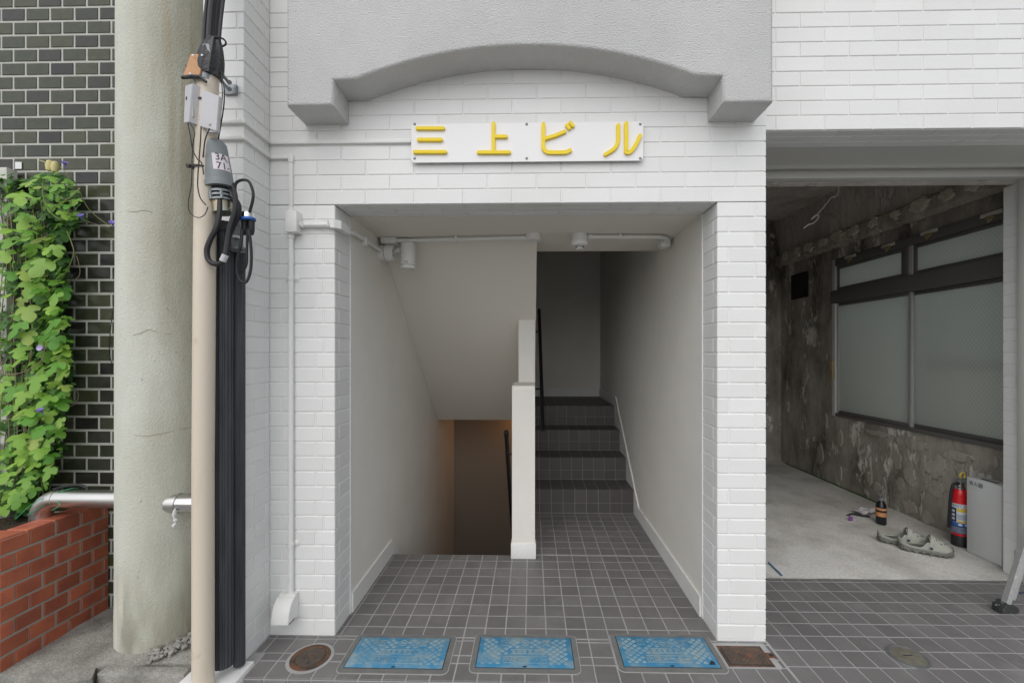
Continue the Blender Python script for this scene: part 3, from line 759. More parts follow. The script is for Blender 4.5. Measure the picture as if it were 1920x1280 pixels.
bm = nb(); bx(bm, xa + .012, xb - .006, YF - .07, YF - .02, z0 - .016, z0 - .0045, .002); obj('socket', bm, 'rust_plate', hb)
bm = nb(); lathe(bm, [(.004, 0), (.004, .004), (0, .004)], ((xa + xb) / 2 - .008, YF - .062, zt - .032), 8, (0, -.8, .6)); obj('screw', bm, 'ink', hb)
# spot lamp on the left wall
spt = thing('spotlight', 'white cylindrical spotlight on the left hall wall under the ceiling', 'lamp', (OL, 2.69, 1.96))
ysp = 2.69
bm = nb(); lathe(bm, [(0, .0), (.048, 0), (.048, .035), (.05, .037), (.05, .085), (.046, .09), (0, .09)], (OL, ysp, 1.965), 26, (1, 0, 0)); obj('wall_base', bm, 'white_metal', spt)
bm = nb(); lathe(bm, [(.0502, .0355), (.0502, .0375)], (OL, ysp, 1.965), 26, (1, 0, 0)); obj('gasket', bm, 'ink', spt)
for dz, dy in ((-.02, -.03), (-.0, -.042)):
    bm = nb(); lathe(bm, [(.004, 0), (.003, .003), (0, .003)], (OL + .09, ysp + dy, 1.965 + dz), 8, (1, 0, 0)); obj('screw', bm, 'ink', spt)
bm = nb(); tube(bm, smooth_pts([(OL + .09, ysp, 1.975), (OL + .105, ysp - .004, 1.975), (OL + .12, ysp - .006, 1.982), (OL + .152, ysp - .01, 1.988)], 3), .010, 10); lathe(bm, [(.016, -.01), (.016, .01)], (OL + .118, ysp - .006, 1.981), 12, (1, -.3, .1)); obj('arm', bm, 'white_metal', spt)
xs_ = at(765.5, 480, ysp - .01).x; zt = at(765, 457, ysp).z; z0 = at(765, 505, ysp).z
bm = nb(); lathe(bm, [(0, zt), (.040, zt), (.044, zt - .004), (.0445, z0 + .02), (.0465, z0 + .018), (.0465, z0), (.040, z0), (.040, z0 + .012), (0, z0 + .012)], (xs_, ysp - .012, 0), 30); obj('lamp_head', bm, 'white_metal', spt)
bm = nb(); lathe(bm, [(.0449, z0 + .0195), (.0449, z0 + .022)], (xs_, ysp - .012, 0), 30); obj('seam', bm, 'grey_plastic', spt)
bm = nb(); bx(bm, xs_ - .014, xs_ + .012, ysp - .0572, ysp - .05, z0 + .03, z0 + .042); obj('maker_plate', bm, 'box_grey', spt)
# ceiling conduit left part
c1 = thing('conduit', 'white ceiling conduit from the spotlight to a round box on the hall ceiling', 'conduit', (-.5, 2.6, OT))
yc = 2.655
bm = nb(); tube(bm, [(OL + .055, yc + .03, 2.012), (OL + .055, yc + .03, OT - .03)], .0115, 12); obj('pipe', bm, 'white_metal', c1)
bm = nb(); bx(bm, OL + .02, OL + .115, yc - .02, yc + .05, OT - .036, OT - .001, .003); obj('corner_box', bm, 'white_metal', c1)
bm = nb(); tube(bm, [(OL + .115, yc, OT - .018), (-.03, yc - .05, OT - .018)], .0115, 12); obj('pipe', bm, 'white_metal', c1)
bm = nb(); bx(bm, -.46, -.445, yc - .045, yc - .01, OT - .034, OT - .0005, .002); obj('clamp', bm, 'white_metal', c1)
bm = nb(); lathe(bm, [(0, 0), (.045, 0), (.045, -.032), (.042, -.035), (0, -.035)], (.012, yc - .05, OT - .0005), 26); obj('round_box', bm, 'white_metal', c1)
# detector and its conduit
det = thing('smoke_detector', 'white round smoke detector on the hall ceiling', 'smoke detector', (.29, 2.63, OT))
xd = at(1087, 440, 2.6).x; yd = 2.6
bm = nb(); lathe(bm, [(0, 0), (.044, 0), (.044, -.045), (0, -.045)], (xd, yd, OT - .0005), 28); obj('mount', bm, 'white_metal', det)
bm = nb(); lathe(bm, [(.049, -.0455), (.049, -.058), (.044, -.068), (.024, -.071), (0, -.071)], (xd, yd, OT), 28); obj('cover', bm, 'sign_white', det)
bm = nb(); lathe(bm, [(.020, -.0715), (.020, -.084), (.023, -.085), (.022, -.09), (0, -.091)], (xd, yd, OT), 20); obj('sensor_cage', bm, 'sign_white', det)
bm = nb()
for k in range(10):
    a_ = 2 * math.pi * k / 10; c = Vector((xd + .0203 * math.cos(a_), yd + .0203 * math.sin(a_), OT - .078)); lathe(bm, [(.0028, -.005), (.0028, .005)], c, 6)
obj('vent_slot', bm, 'ink', det)
c2 = thing('conduit', 'white ceiling conduit from the smoke detector bending to the right wall', 'conduit', (.6, 2.6, OT))
xe = OR_ - .09
bm = nb(); tube(bm, smooth_pts([(xd + .044, yd, OT - .016), (xe - .08, yd + .01, OT - .016), (xe, yd + .02, OT - .017), (xe + .035, yd + .05, OT - .02), (xe + .04, yd + .1, OT - .03)], 6), .0115, 12); obj('pipe', bm, 'white_metal', c2)
bm = nb(); lathe(bm, [(.016, -.012), (.016, .012)], (xd + .062, yd, OT - .016), 12, (1, 0, 0)); tube(bm, [(xd + .062, yd - .012, OT - .03), (xd + .062, yd - .016, OT - .005)], .004, 6); obj('coupling', bm, 'white_metal', c2)
bm = nb(); bx(bm, .52, .535, yd - .016, yd + .028, OT - .03, OT - .0005, .002); obj('clamp', bm, 'white_metal', c2)
bm = nb(); bx(bm, xe + .012, xe + .07, yd + .085, yd + .16, OT - .055, OT - .001, .004); obj('end_box', bm, 'white_metal', c2)

# ------------------------------------------------------------------ covers in the porch floor
def rrect(x0, x1, y0, y1, r, n=5):
    out = []
    for cx, cy, a0 in ((x1 - r, y1 - r, 0), (x0 + r, y1 - r, 90), (x0 + r, y0 + r, 180), (x1 - r, y0 + r, 270)):
        for i in range(n + 1): a_ = R(a0 + 90 * i / n); out.append((cx + r * math.cos(a_), cy + r * math.sin(a_)))
    return out
def clip_line(cx, cy, dx, dy, x0, x1, y0, y1):
    t0, t1 = -9, 9
    for c, d, lo, hi in ((cx, dx, x0, x1), (cy, dy, y0, y1)):
        a_, b_ = (lo - c) / d, (hi - c) / d
        if a_ > b_: a_, b_ = b_, a_
        t0, t1 = max(t0, a_), min(t1, b_)
    return (t0, t1) if t1 > t0 else None
def meter_cover(x0, x1, y0, y1, label, broken=False, seed=0):
    cx, cy = (x0 + x1) / 2, (y0 + y1) / 2
    t = thing('meter_cover', label, 'meter cover', (cx, cy, 0), 'blue water meter covers in the porch floor')
    bm = nb(); prism(bm, rrect(x0 - .030, x1 + .030, y0 - .032, y1 + .028, .03), 'z', -.004, .0012); obj('grout_edge', bm, 'floor_grout', t)
    bm = nb(); prism(bm, rrect(x0 - .026, x1 + .026, y0 - .028, y1 + .024, .026), 'z', -.003, .0032); obj('surround', bm, 'frame_concrete', t)
    bm = nb(); bx(bm, x0 - .003, x1 + .003, y0 - .003, y1 + .003, .001, .0040); obj('gap', bm, 'cover_dark', t)
    bm = nb(); bx(bm, x0, x1, y0, y1, .002, .0058, .0008); pl = obj('plate', bm, 'cover_blue', t)
    ix0, ix1, iy0, iy1 = x0 + .018, x1 - .018, y0 + .018, y1 - .012
    keep = [(cx - .095, cx + .095, y0 + .026, y0 + .068), (cx - .065, cx + .065, y0 + .084, y0 + .114), (cx - .115, cx - .078, y1 - .058, y1 - .022), (cx + .078, cx + .115, y1 - .058, y1 - .022), (cx - .02, cx + .02, y1 - .058, y1 - .02)]
    # raised diamonds between the ribs
    bm = nb(); P = .0165
    nx = int((ix1 - ix0) / P) + 2; ny = int((iy1 - iy0) / P) + 2
    for i in range(-1, nx):
        for j in range(-1, ny):
            if (i + j) % 2: continue
            px, py = ix0 + i * P + .008, iy0 + j * P * .92 + .008
            if not (ix0 - .001 < px < ix1 + .001 and iy0 - .001 < py < iy1 + .001): continue
            if any(a_ - .008 < px < b_ + .008 and c_ - .008 < py < d_ + .008 for a_, b_, c_, d_ in keep): continue
            if broken and px > x1 - .045 and py < y0 + .045: continue
            s = .0118
            pts = [(max(ix0, min(ix1, px + s * a_)), max(iy0, min(iy1, py + s * .92 * b_))) for a_, b_ in ((1, 0), (0, 1), (-1, 0), (0, -1))]
            V = [bm.verts.new((q[0], q[1], .0055)) for q in pts]; W = [bm.verts.new((px + (q[0] - px) * .82, py + (q[1] - py) * .82, .0075)) for q in pts]
            bm.faces.new(W)
            for k in range(4): bm.faces.new((V[k], V[(k + 1) % 4], W[(k + 1) % 4], W[k]))
    o = obj('diamond_relief', bm, 'cover_worn', pl); o['kind'] = 'stuff'
    # framed panels with cast lettering
    for n_, (a_, b_, c_, d_) in enumerate(keep):
        bm = nb(); wv = .002
        if n_ == 4:
            lathe(bm, [(.019, .0055), (.019, .0076), (.0165, .0076), (.0165, .0055)], ((a_ + b_) / 2, (c_ + d_) / 2, 0), 20)
            for k in range(4):
                an = k * math.pi / 4; dx, dy = math.cos(an) * .0165, math.sin(an) * .0165
                tube(bm, [((a_ + b_) / 2 - dx, (c_ + d_) / 2 - dy, .0063), ((a_ + b_) / 2 + dx, (c_ + d_) / 2 + dy, .0063)], .0013, 4)
        else:
            bx(bm, a_, b_, c_, c_ + wv, .0055, .0076); bx(bm, a_, b_, d_ - wv, d_, .0055, .0076)
            bx(bm, a_, a_ + wv, c_ + wv + .0001, d_ - wv - .0001, .0055, .0076); bx(bm, b_ - wv, b_, c_ + wv + .0001, d_ - wv - .0001, .0055, .0076)
        if n_ == 1:   # worn small characters that can no longer be read
            rnd = random.Random(seed)
            for k in range(5):
                gx = a_ + .014 + k * .0245
                for q in range(3): bx(bm, gx - .008, gx + .008, c_ + .006 + q * .0085, c_ + .0085 + q * .0085, .0055, .0074)
                bx(bm, gx - .0012 + rnd.uniform(-.006, .006), gx + .0012, c_ + .005, d_ - .005, .0055, .0073)
        obj('cast_emblem' if n_ == 4 else 'cast_panel', bm, 'cover_worn', pl)
    for s_, n_, sz in (('水道メーター', 0, .0325), ('水', 2, .030), ('道', 3, .030)):
        a_, b_, c_, d_ = keep[n_]; ox_, oy_ = (a_ + b_) / 2, (c_ + d_) / 2
        text_obj(s_, sz, 'cover_worn', pl, lambda c, ox_=ox_, oy_=oy_: Vector((ox_ + c.x, oy_ + c.y, .0056 + c.z)), 'cast_lettering', thick=.0022)
    bm = nb(); bx(bm, cx - .008, cx + .008, y0 + .001, y0 + .009, .0055, .0062); obj('lift_slot', bm, 'cover_dark', pl)
    if broken:
        bm = nb(); prism(bm, [(x1 - .044, y0 + .014), (x1 - .016, y0 + .016), (x1 - .014, y0 + .034), (x1 - .026, y0 + .042)], 'z', .0055, .0063); obj('broken_hole', bm, 'cover_dark', pl)
meter_cover(-.80, -.38, 1.853, 2.05, 'blue meter cover in the porch floor, nearest the round rusty lid')
meter_cover(-.237, .183, 1.866, 2.063, 'worn faded blue meter cover in the middle of the row of three', seed=1)
meter_cover(.40, .81, 1.884, 2.080, 'blue meter cover with a broken hole in one corner, beside the rusty square lid', True, 2)
# round rusty lid
p = gnd(582, 1232.5)
t = thing('valve_lid', 'round rusty iron lid in the porch floor below the brick pier', 'lid', (p.x, p.y, 0))
bm = nb(); lathe(bm, [(.098, -.004), (.098, .0015), (.084, .0018), (0, .0016)], p, 40); obj('grout_edge', bm, 'floor_grout', t)
bm = nb(); lathe(bm, [(.084, 0), (.083, .005), (.064, .0055), (.062, .003), (0, .003)], p, 40); obj('rim', bm, 'rust', t)
bm = nb(); lathe(bm, [(.060, .002), (.059, .006), (.05, .0066), (0, .0066)], p, 36); ld_ = obj('lid', bm, 'rust_plate', t)
bm = nb()
for k in range(4):
    bx(bm, p.x - .03 + k * .016, p.x - .02 + k * .016, p.y - .012, p.y - .009, .0062, .0085); bx(bm, p.x - .03 + k * .016, p.x - .02 + k * .016, p.y + .002, p.y + .005, .0062, .0085); bx(bm, p.x - .0265 + k * .016, p.x - .0235 + k * .016, p.y - .009, p.y + .002, .0062, .0083)
obj('cast_relief', bm, 'rust_plate', ld_)
bm = nb(); bx(bm, p.x + .006, p.x + .012, p.y - .048, p.y - .03, .0063, .0072); obj('key_slot', bm, 'cover_dark', ld_)
# rusty square lid
t = thing('valve_lid', 'rusty square iron lid in the floor at the foot of the brick pier', 'lid', (.948, 1.962, 0))
bm = nb(); prism(bm, rrect(.835, 1.075, 1.886, 2.05, .008), 'z', -.004, .0014); obj('grout_edge', bm, 'floor_grout', t)
bm = nb(); bx(bm, .85, 1.047, 1.896, 2.026, 0, .0045); bx(bm, 1.0475, 1.083, 1.952, 1.985, 0, .0035); obj('frame', bm, 'rust', t)
bm = nb(); bx(bm, .861, 1.038, 1.903, 2.015, .004, .0048); obj('gap', bm, 'cover_dark', t)
bm = nb(); bx(bm, .864, 1.036, 1.906, 2.013, .0042, .0068, .0006); pl = obj('lid', bm, 'rust_plate', t)
bm = nb()
for sgn in (1, -1):
    for k in range(-8, 9):
        c = clip_line(.95 + k * .02, 1.9595, 1, sgn * .9, .868, 1.032, 1.91, 2.009)
        if c: tube(bm, [(.95 + k * .02 + c[0], 1.9595 + sgn * .9 * c[0], .0066 + .0004 * sgn), (.95 + k * .02 + c[1], 1.9595 + sgn * .9 * c[1], .0066 + .0004 * sgn)], .0013, 4)
bx(bm, .925, .975, 1.945, 1.974, .0064, .0088); obj('cast_relief', bm, 'rust', pl)
bm = nb(); lathe(bm, [(.009, .003), (.009, .0042), (0, .0042)], (1.066, 1.968, 0), 12); obj('hinge_hole', bm, 'cover_dark', t)
# round floor drain on the garage side
p = gnd(1702, 1230)
t = thing('floor_cap', 'round brass clean-out cap in the garage apron tiles', 'floor cap', (p.x, p.y, 0))
bm = nb(); lathe(bm, [(.078, -.004), (.077, .0035), (.068, .004), (.067, .0025), (0, .0025)], p, 40); obj('ring', bm, 'galvanised', t)
mat('cap_brass', (.22, .205, .16), .45, metal=.5, col2=(.32, .30, .25), nscale=30)
bm = nb(); lathe(bm, [(.065, .001), (.0645, .0045), (.06, .005), (0, .0052)], p, 36); obj('lid', bm, 'cap_brass', t)
bm = nb(); bx(bm, p.x - .02, p.x + .02, p.y - .0025, p.y + .0025, .005, .0058); obj('key_slot', bm, 'cover_dark', t)

# ------------------------------------------------------------------ neighbour: dark tiled wall, column, planter
YW = 2.28
TWX, TWZ = .1335, .0727
nw = thing('tiled_wall', 'neighbouring wall of glossy dark brown tiles with pale grout', 'wall', (-2.4, 2.4, -.12))
bm = nb(); bx(bm, -6, -1.44, YW + .003, YW + .25, -.12, TOP); obj('wall_core', bm, 'wall_grout', nw)
zt0 = at(110, 295, YW).z
ph0 = at(139, 295, YW).x
for k in range(-33, 15):
    a = zt0 + k * TWZ; ph = ph0 if k % 2 == 0 else ph0 + TWX / 2
    if a < -.1: continue
    for s, t_ in cuts(-3.02, -1.95, ph, TWX, .02):
        piece('tile', nw, 'dark_tile', ((s + t_) / 2, YW + .004, a + TWZ / 2 + random.uniform(-.0008, .0008)), t_ - s - .0125, TWZ - .0125, .0045, X1, Z1, .0012, .006)
bm = nb()
for k in range(-33, 25):
    a = zt0 + k * TWZ; ph = ph0 if k % 2 == 0 else ph0 + TWX / 2
    if a < -.1 or a > TOP - .1: continue
    for s, t_ in cuts(-5.98, -3.0205, ph, TWX, .02): bx(bm, s + .006, t_ - .006, YW - .0005, YW + .0035, a + .006, a + TWZ - .0065)
    if k >= 15:
        for s, t_ in cuts(-3.02, -1.95, ph, TWX, .02): bx(bm, s + .006, t_ - .006, YW - .0005, YW + .0035, a + .006, a + TWZ - .0065)
o = obj('tile_field', bm, 'dark_tile', nw); o['kind'] = 'stuff'
# column
cx, cr = cyl_px(214.5, 384, 2.10)
colm = thing('column', 'round pale plastered concrete column between the planter and the beige pipe', 'column', (cx, 2.10, -.12))
bm = nb(); N, M_ = 64, 60
V = []
for j in range(M_ + 1):
    zz = -.12 + (3.6 + .12) * j / M_
    row = []
    for i in range(N):
        a_ = 2 * math.pi * i / N; q = Vector((math.cos(a_), math.sin(a_), zz))
        rr_ = cr * (1.02 - .010 * zz) + .0022 * noise.noise(Vector((q.x * 3, q.y * 3, zz * 2))) + .001 * noise.noise(Vector((q.x * 9, q.y * 9, zz * 9)))
        row.append(bm.verts.new((cx + rr_ * q.x, 2.10 + rr_ * q.y, zz)))
    V.append(row)
for j in range(M_):
    for i in range(N): bm.faces.new((V[j][i], V[j][(i + 1) % N], V[j + 1][(i + 1) % N], V[j + 1][i]))
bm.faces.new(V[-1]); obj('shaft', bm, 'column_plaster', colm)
# hairline cracks that run round the shaft
for (u0, v0, pts) in ((225, 398, [(0, 0), (14, -2), (30, -1), (46, -4), (60, 0)]), (250, 620, [(0, 8), (12, 5), (28, -2), (44, 2), (70, 6)]), (250, 815, [(0, 0), (25, 2), (60, -4), (92, -12), (108, -14)])):
    P = []
    for du, dv in pts:
        d = ray(u0 + du, v0 + dv); a_ = d.x ** 2 + d.y ** 2; zz = CH + d.z * 2.6
        rr_ = cr * (1.02 - .010 * (CH + (VPY - v0) / FPX * 2.1)) + .0008
        b_ = -2 * (d.x * cx + d.y * 2.10); c_ = cx * cx + 2.10 ** 2 - rr_ ** 2; disc = b_ * b_ - 4 * a_ * c_
        if disc > 0:
            tt = (-b_ - math.sqrt(disc)) / (2 * a_); P.append(d * tt + Vector((0, 0, CH)))
    if len(P) > 2:
        bm = nb(); tube(bm, smooth_pts(P, 4), .0007, 5); obj('crack', bm, 'stem_dry', colm)
# stainless rail pipe through the column
zp = .645; yp = 2.06
rp = thing('pipe_rail', 'brushed stainless pipe bending down into the planter and passing through the column', 'pipe', (-2.5, yp, .5))
pe = at(62, 930, yp)
bm = nb(); xl = at(110, 930, yp).x
tube(bm, [(cx - cr * .5, yp, zp), (xl, yp, zp)], .0415, 28)
P = [(xl, yp, zp)] + [(xl - .085 * math.sin(R(a_)), yp, zp - .085 * (1 - math.cos(R(a_)))) for a_ in range(9, 91, 9)] + [(xl - .085, yp, zp - .22)]
obj('pipe', bm, 'stainless', rp)
bm = nb(); tube(bm, P, .0425, 28); obj('elbow', bm, 'stainless', rp)
xr0 = cx + cr * .62
bm = nb(); tube(bm, [(cx + .02, 2.012, zp), (-1.42, 2.012, zp)], .041, 28); obj('pipe', bm, 'chrome', rp)
bm = nb(); xq = cx + math.sqrt(cr ** 2 - .088 ** 2) ; tube(bm, [(xq - .03, 2.012, zp), (xq + .018, 2.012, zp)], .0445, 28); obj('collar', bm, 'stainless', rp)
bm = nb(); P = smooth_pts([(xq + .03, 1.968, zp - .01), (xq + .028, 1.965, zp - .05), (xq + .036, 1.967, zp - .07), (xq + .02, 1.967, zp - .095)], 3); tube(bm, P, [.004 + .003 * (i % 3) for i in range(len(P))], 6); tag(obj('rag', bm, 'paper'), 'knotted scrap of pale cloth hanging from the steel pipe', 'rag')
# planter
PXR, PYF, PZT = -2.245, 1.80, .555
pln = thing('planter', 'red brick planter with a mitred brick rim against the tiled wall', 'planter', (-2.7, 2.05, -.12))
bm = nb(); bx(bm, -3.3, PXR - .004, PYF + .004, YW, -.12, .42); bx(bm, -3.3, PXR - .004, PYF + .004, PYF + .10, .42, PZT - .004); bx(bm, PXR - .10, PXR - .004, PYF + .1001, YW, .42, PZT - .004); obj('planter_core', bm, 'brick_mortar', pln)
CB = .0715
for k in range(10):
    zb = PZT - (k + 1) * CB
    if zb < -.12: break
    ph = PYF + (.052 if k % 2 else .108)
    for s, t_ in cuts(PYF, YW, ph, .113, .03):
        piece('brick', pln, 'red_brick', (PXR - .004, (s + t_) / 2, zb + CB / 2), t_ - s - .011 * (s > PYF + .001), CB - .011, .0055, Y1, Z1, .003, .006)
    for s, t_ in cuts(-2.9, PXR - .0045, PXR - (.052 if k % 2 else .108), .113, .03):
        piece('brick', pln, 'red_brick', ((s + t_) / 2, PYF + .004, zb + CB / 2), t_ - s - .011, CB - .011, .0055, X1, Z1, .003, .006)
for s, t_ in cuts(PYF + .10, YW, PYF + .10, .113, .03):
    piece('brick', pln, 'red_brick', (PXR - .05, (s + t_) / 2, PZT - .004), .098, t_ - s - .008, .007, X1, Y1, .003, .004)
for s, t_ in cuts(-2.9, PXR, PXR, .2, .03):
    piece('brick', pln, 'red_brick', ((s + t_) / 2, PYF + .052, PZT - .004), t_ - s - .01, .096, .007, X1, Y1, .003, .004)
bm = nb(); grid(bm, (-3.2, PYF + .1, .49), (3.2 + PXR - .1, 0, 0), (0, YW - PYF - .1, 0), 26, 14, lambda p: Vector((0, 0, .02 * noise.noise(p * 12) + .008 * noise.noise(p * 40)))); so = obj('soil', bm, 'soil', pln)

# ledge of rough concrete, kerb stone, gravel
def led(p): return Vector((0, 0, 0))
outl = [gnd(u, v) for u, v in ((38, 1262), (60, 1266), (100, 1270), (150, 1274), (172, 1268), (180, 1249), (260, 1244), (352, 1238))]
pts = [(p.x, p.y) for p in outl]
pts = [(PXR, pts[0][1] + .004)] + pts[1:] + [(-1.43, pts[-1][1]), (-1.43, YW), (PXR, YW)]
bm = nb(); prism(bm, pts, 'z', -.12, -.004)
bmesh.ops.triangulate(bm, faces=[f for f in bm.faces if abs(f.normal.z) > .9])
bmesh.ops.subdivide_edges(bm, edges=list(bm.edges), cuts=5, use_grid_fill=True)
for v in bm.verts:
    if v.co.z > -.01: v.co.z += .006 * noise.noise(v.co * 9) + .003 * noise.noise(v.co * 30)
    else: v.co.y += .006 * noise.noise(v.co * 14)
struct('pavement', bm, 'ledge_concrete')
bm = nb(); k0, k1 = gnd(176, 1262), gnd(362, 1246)
kf = gnd(260, 1261).y; bx(bm, gnd(178, 1262).x, k1.x, kf, gnd(260, 1246).y, -.12, -.001, .007)
bmesh.ops.subdivide_edges(bm, edges=[e for e in bm.edges if e.calc_length() > .05], cuts=6, use_grid_fill=True)
for v in bm.verts: v.co += Vector((0, 1, 1)) * .003 * noise.noise(v.co * 25)
tag(obj('kerb_stone', bm, 'ledge_concrete'), 'grey concrete kerb stone at the foot of the pale column', 'kerb stone')
bm = nb(); bx(bm, -1.43, -1.2, 1.66, PY - .001, -.12, .012, .006); tag(obj('plinth', bm, 'white_paint'), 'white painted plinth under the black cable covers', 'plinth')
rnd = random.Random(3); bm = nb()
for k in range(170):
    t_ = rnd.random(); ang = R(rnd.uniform(-62, 10)); rr_ = cr * 1.02 + rnd.uniform(.0, .10)
    p = Vector((cx + rr_ * math.cos(ang), 2.10 + rr_ * math.sin(ang), .0 + rnd.uniform(0, .014)))
    if p.x > -1.45: continue
    s = rnd.uniform(.006, .014)
    mt = Matrix.Translation(p) @ Matrix.Rotation(rnd.uniform(0, 3), 4, 'Z') @ Matrix.Rotation(rnd.uniform(-.5, .5), 4, 'X') @ Matrix.Diagonal((s * 1.3, s, s * .7, 1))
    r_ = bmesh.ops.create_icosphere(bm, subdivisions=1, radius=1, matrix=mt)
    for v in r_['verts']: v.co += Vector((rnd.uniform(-1, 1), rnd.uniform(-1, 1), rnd.uniform(-1, 1))) * s * .22
g = obj('gravel', bm, 'gravel', sharp=10); g['kind'] = 'stuff'; g['label'] = 'grey gravel at the foot of the column'

# ------------------------------------------------------------------ utility pipe and its gear
YP = 1.72
px_, pr_ = cyl_px(358.5, 403, YP)
pipe = thing('utility_pipe', 'tall beige riser pipe in front of the white pillar with black cables leaving its top', 'pipe', (px_, YP, -.12))
zt = at(385, 122, YP).z
bm = nb(); tube(bm, [(px_, YP, -.12), (px_, YP, .9), (px_ + .006, YP, 1.75), (px_ + .017, YP, zt - .10), (px_ + .026, YP, zt)], [pr_, pr_, pr_, pr_, pr_ * .93], 32); obj('pipe', bm, 'beige_pipe', pipe)
ptop = Vector((px_ + .027, YP, zt))
bm = nb(); lathe(bm, [(pr_ * 1.10, -.05), (pr_ * 1.22, -.015), (pr_ * 1.12, .03), (pr_ * .85, .075), (pr_ * .6, .10), (0, .10)], ptop + Vector((.006, -.004, 0)), 20, (.14, 0, 1), rmod=lambda k: .0035 * math.sin(k * 2.7)); obj('taped_collar', bm, 'black_tape', pipe)
bm = nb(); q = at(389, 96, YP - pr_ * .75); prism(bm, [(q.x - .022, q.z - .02), (q.x + .026, q.z - .02), (q.x + .018, q.z + .016), (q.x + .004, q.z + .024), (q.x - .010, q.z + .021)], 'y', YP - pr_ * 1.1, YP - pr_ * .5); bmesh.ops.bevel(bm, geom=list(bm.edges), offset=.003, segments=2, affect='EDGES'); obj('galvanised_cap', bm, 'galvanised', pipe)
for i, (u0, v0, u1, v1, r_, dy) in enumerate(((391, 98, 402, -40, .0125, -.02), (385, 100, 397, -40, .009, 0), (399, 98, 414, -40, .014, .01), (404, 110, 420, -40, .011, .03), (381, 104, 392, -40, .006, -.03), (408, 120, 424, -40, .006, -.015))):
    bm = nb(); a_, b_ = at(u0, v0, YP + dy), at(u1, v1, YP + dy + .05); tube(bm, smooth_pts([a_ - Vector((0, 0, .05)), a_, a_.lerp(b_, .5) + Vector((-.004, 0, 0)), b_, b_ + (b_ - a_) * .6], 4), r_, 10); obj('cable', bm, 'black_rubber', pipe)
bm = nb(); p = at(402, 72, YP - .015); tube(bm, [p + Vector((.027 * math.cos(R(a_)), .026 * math.sin(R(a_)) + .02, .006 * math.cos(R(a_)))) for a_ in range(0, 361, 20)], .0035, 6); obj('cable_tie', bm, 'black_rubber', pipe)
# galvanised band and wall bracket
zb = at(385, 150, YP).z
bm = nb(); lathe(bm, [(pr_ + .003, -.013), (pr_ + .0055, -.013), (pr_ + .0055, .013), (pr_ + .003, .013)], (px_ + .012, YP, zb), 32, (.08, 0, 1)); obj('band', bm, 'galvanised', pipe)
pb = at(436, 170, PY - .004)
bm = nb(); bx(bm, pb.x - .034, pb.x + .022, PY - .012, PY - .0008, pb.z - .02, pb.z + .022, .001)
for dz in (-.014, .015): tube(bm, [(px_ + pr_, YP + .02, pb.z + dz), (pb.x + .004, PY - .03, pb.z + dz)], .0065, 8); lathe(bm, [(.009, 0), (.009, .008), (0, .009)], (pb.x + .006, PY - .036, pb.z + dz), 8, (1, -.3, 0))
obj('wall_bracket', bm, 'galvanised', pipe)
for v in (137, 195, 318):
    bm = nb(); p = at(385, v, YP); lathe(bm, [(pr_ + .001, -.004), (pr_ + .004, -.004), (pr_ + .004, .004), (pr_ + .001, .004)], (px_ + .004 + .01 * (v < 200), YP, p.z), 28, (.05, 0, 1)); bx(bm, px_ - pr_ * .8 - .008, px_ - pr_ * .8 + .006, YP - pr_ * .75 - .012, YP - pr_ * .75, p.z - .006, p.z + .006); obj('cable_tie', bm, 'black_rubber', pipe)
# tan plate wired to the pipe top
def quad_plate(name, label, cat, m, c4, th, extra=None):
    P = [Vector(q) for q in c4]; n_ = (P[1] - P[0]).cross(P[3] - P[0]).normalized()
    if n_.y > 0: n_ = -n_
    bm = nb(); A = [bm.verts.new(q) for q in P]; B = [bm.verts.new(q - n_ * th) for q in P]
    fs = [bm.faces.new(A), bm.faces.new(B[::-1])] + [bm.faces.new((A[i], B[i], B[(i + 1) % 4], A[(i + 1) % 4])) for i in range(4)]
    bmesh.ops.recalc_face_normals(bm, faces=bm.faces); bmesh.ops.bevel(bm, geom=list(bm.edges), offset=min(.002, th * .3), segments=2, affect='EDGES')
    t = thing(name, label, cat, (P[0] + P[2]) / 2); obj('body', bm, m, t); return t, P, n_
yq = YP - pr_ - .012
t, P, n_ = quad_plate('marker_plate', 'tan blank plate tied near the top of the beige pipe', 'plate', 'tan_plate', [at(343, 142, yq), at(374, 141, yq), at(385.5, 101, yq + .01), at(357, 101, yq + .01)], .006)
bm = nb(); tube(bm, [at(341, 146, yq - .002), at(358, 144, yq - .002), at(374, 144, yq), at(387, 154, yq + .004)], [.006, .008, .007, .005], 8); obj('tape', bm, 'black_tape', t)
for u, v in ((362, 104), (379, 104), (357, 139)):
    bm = nb(); lathe(bm, [(.0045, 0), (.004, .002), (0, .0025)], at(u, v, yq - .001), 10, (0, -1, 0)); obj('rivet', bm, 'label_white', t)
# two grey junction boxes
t, P, n_ = quad_plate('cable_box', 'slim grey cable box turned aside on the beige pipe', 'cable box', 'box_grey', [at(344.5, 231, YP - .03), at(354, 229, YP - .06), at(361, 156, YP - .06), at(347, 160, YP - .03)], .03)
bm = nb(); p = at(361, 190, YP - .05); bx(bm, p.x - .004, p.x + .006, p.y - .004, p.y + .03, p.z - .062, p.z + .062, .001); obj('lid_edge', bm, 'post_pale', t)
t, P, n_ = quad_plate('cable_box', 'flat grey cable box facing out on the beige pipe', 'cable box', 'box_grey', [at(374, 237, yq), at(406, 246, yq + .004), at(411.5, 180, yq + .004), at(378.5, 168, yq)], .02)
bm = nb(); p = at(392, 232, yq - .001); lathe(bm, [(.005, 0), (.005, .001), (0, .001)], p, 12, (0, -1, 0)); obj('moulded_mark', bm, 'post_pale', t)
bm = nb(); p = at(400, 243, yq + .012); bx(bm, p.x - .022, p.x + .016, p.y - .004, p.y + .01, p.z - .012, p.z + .004, .001); obj('cable_entry', bm, 'box_grey', t)
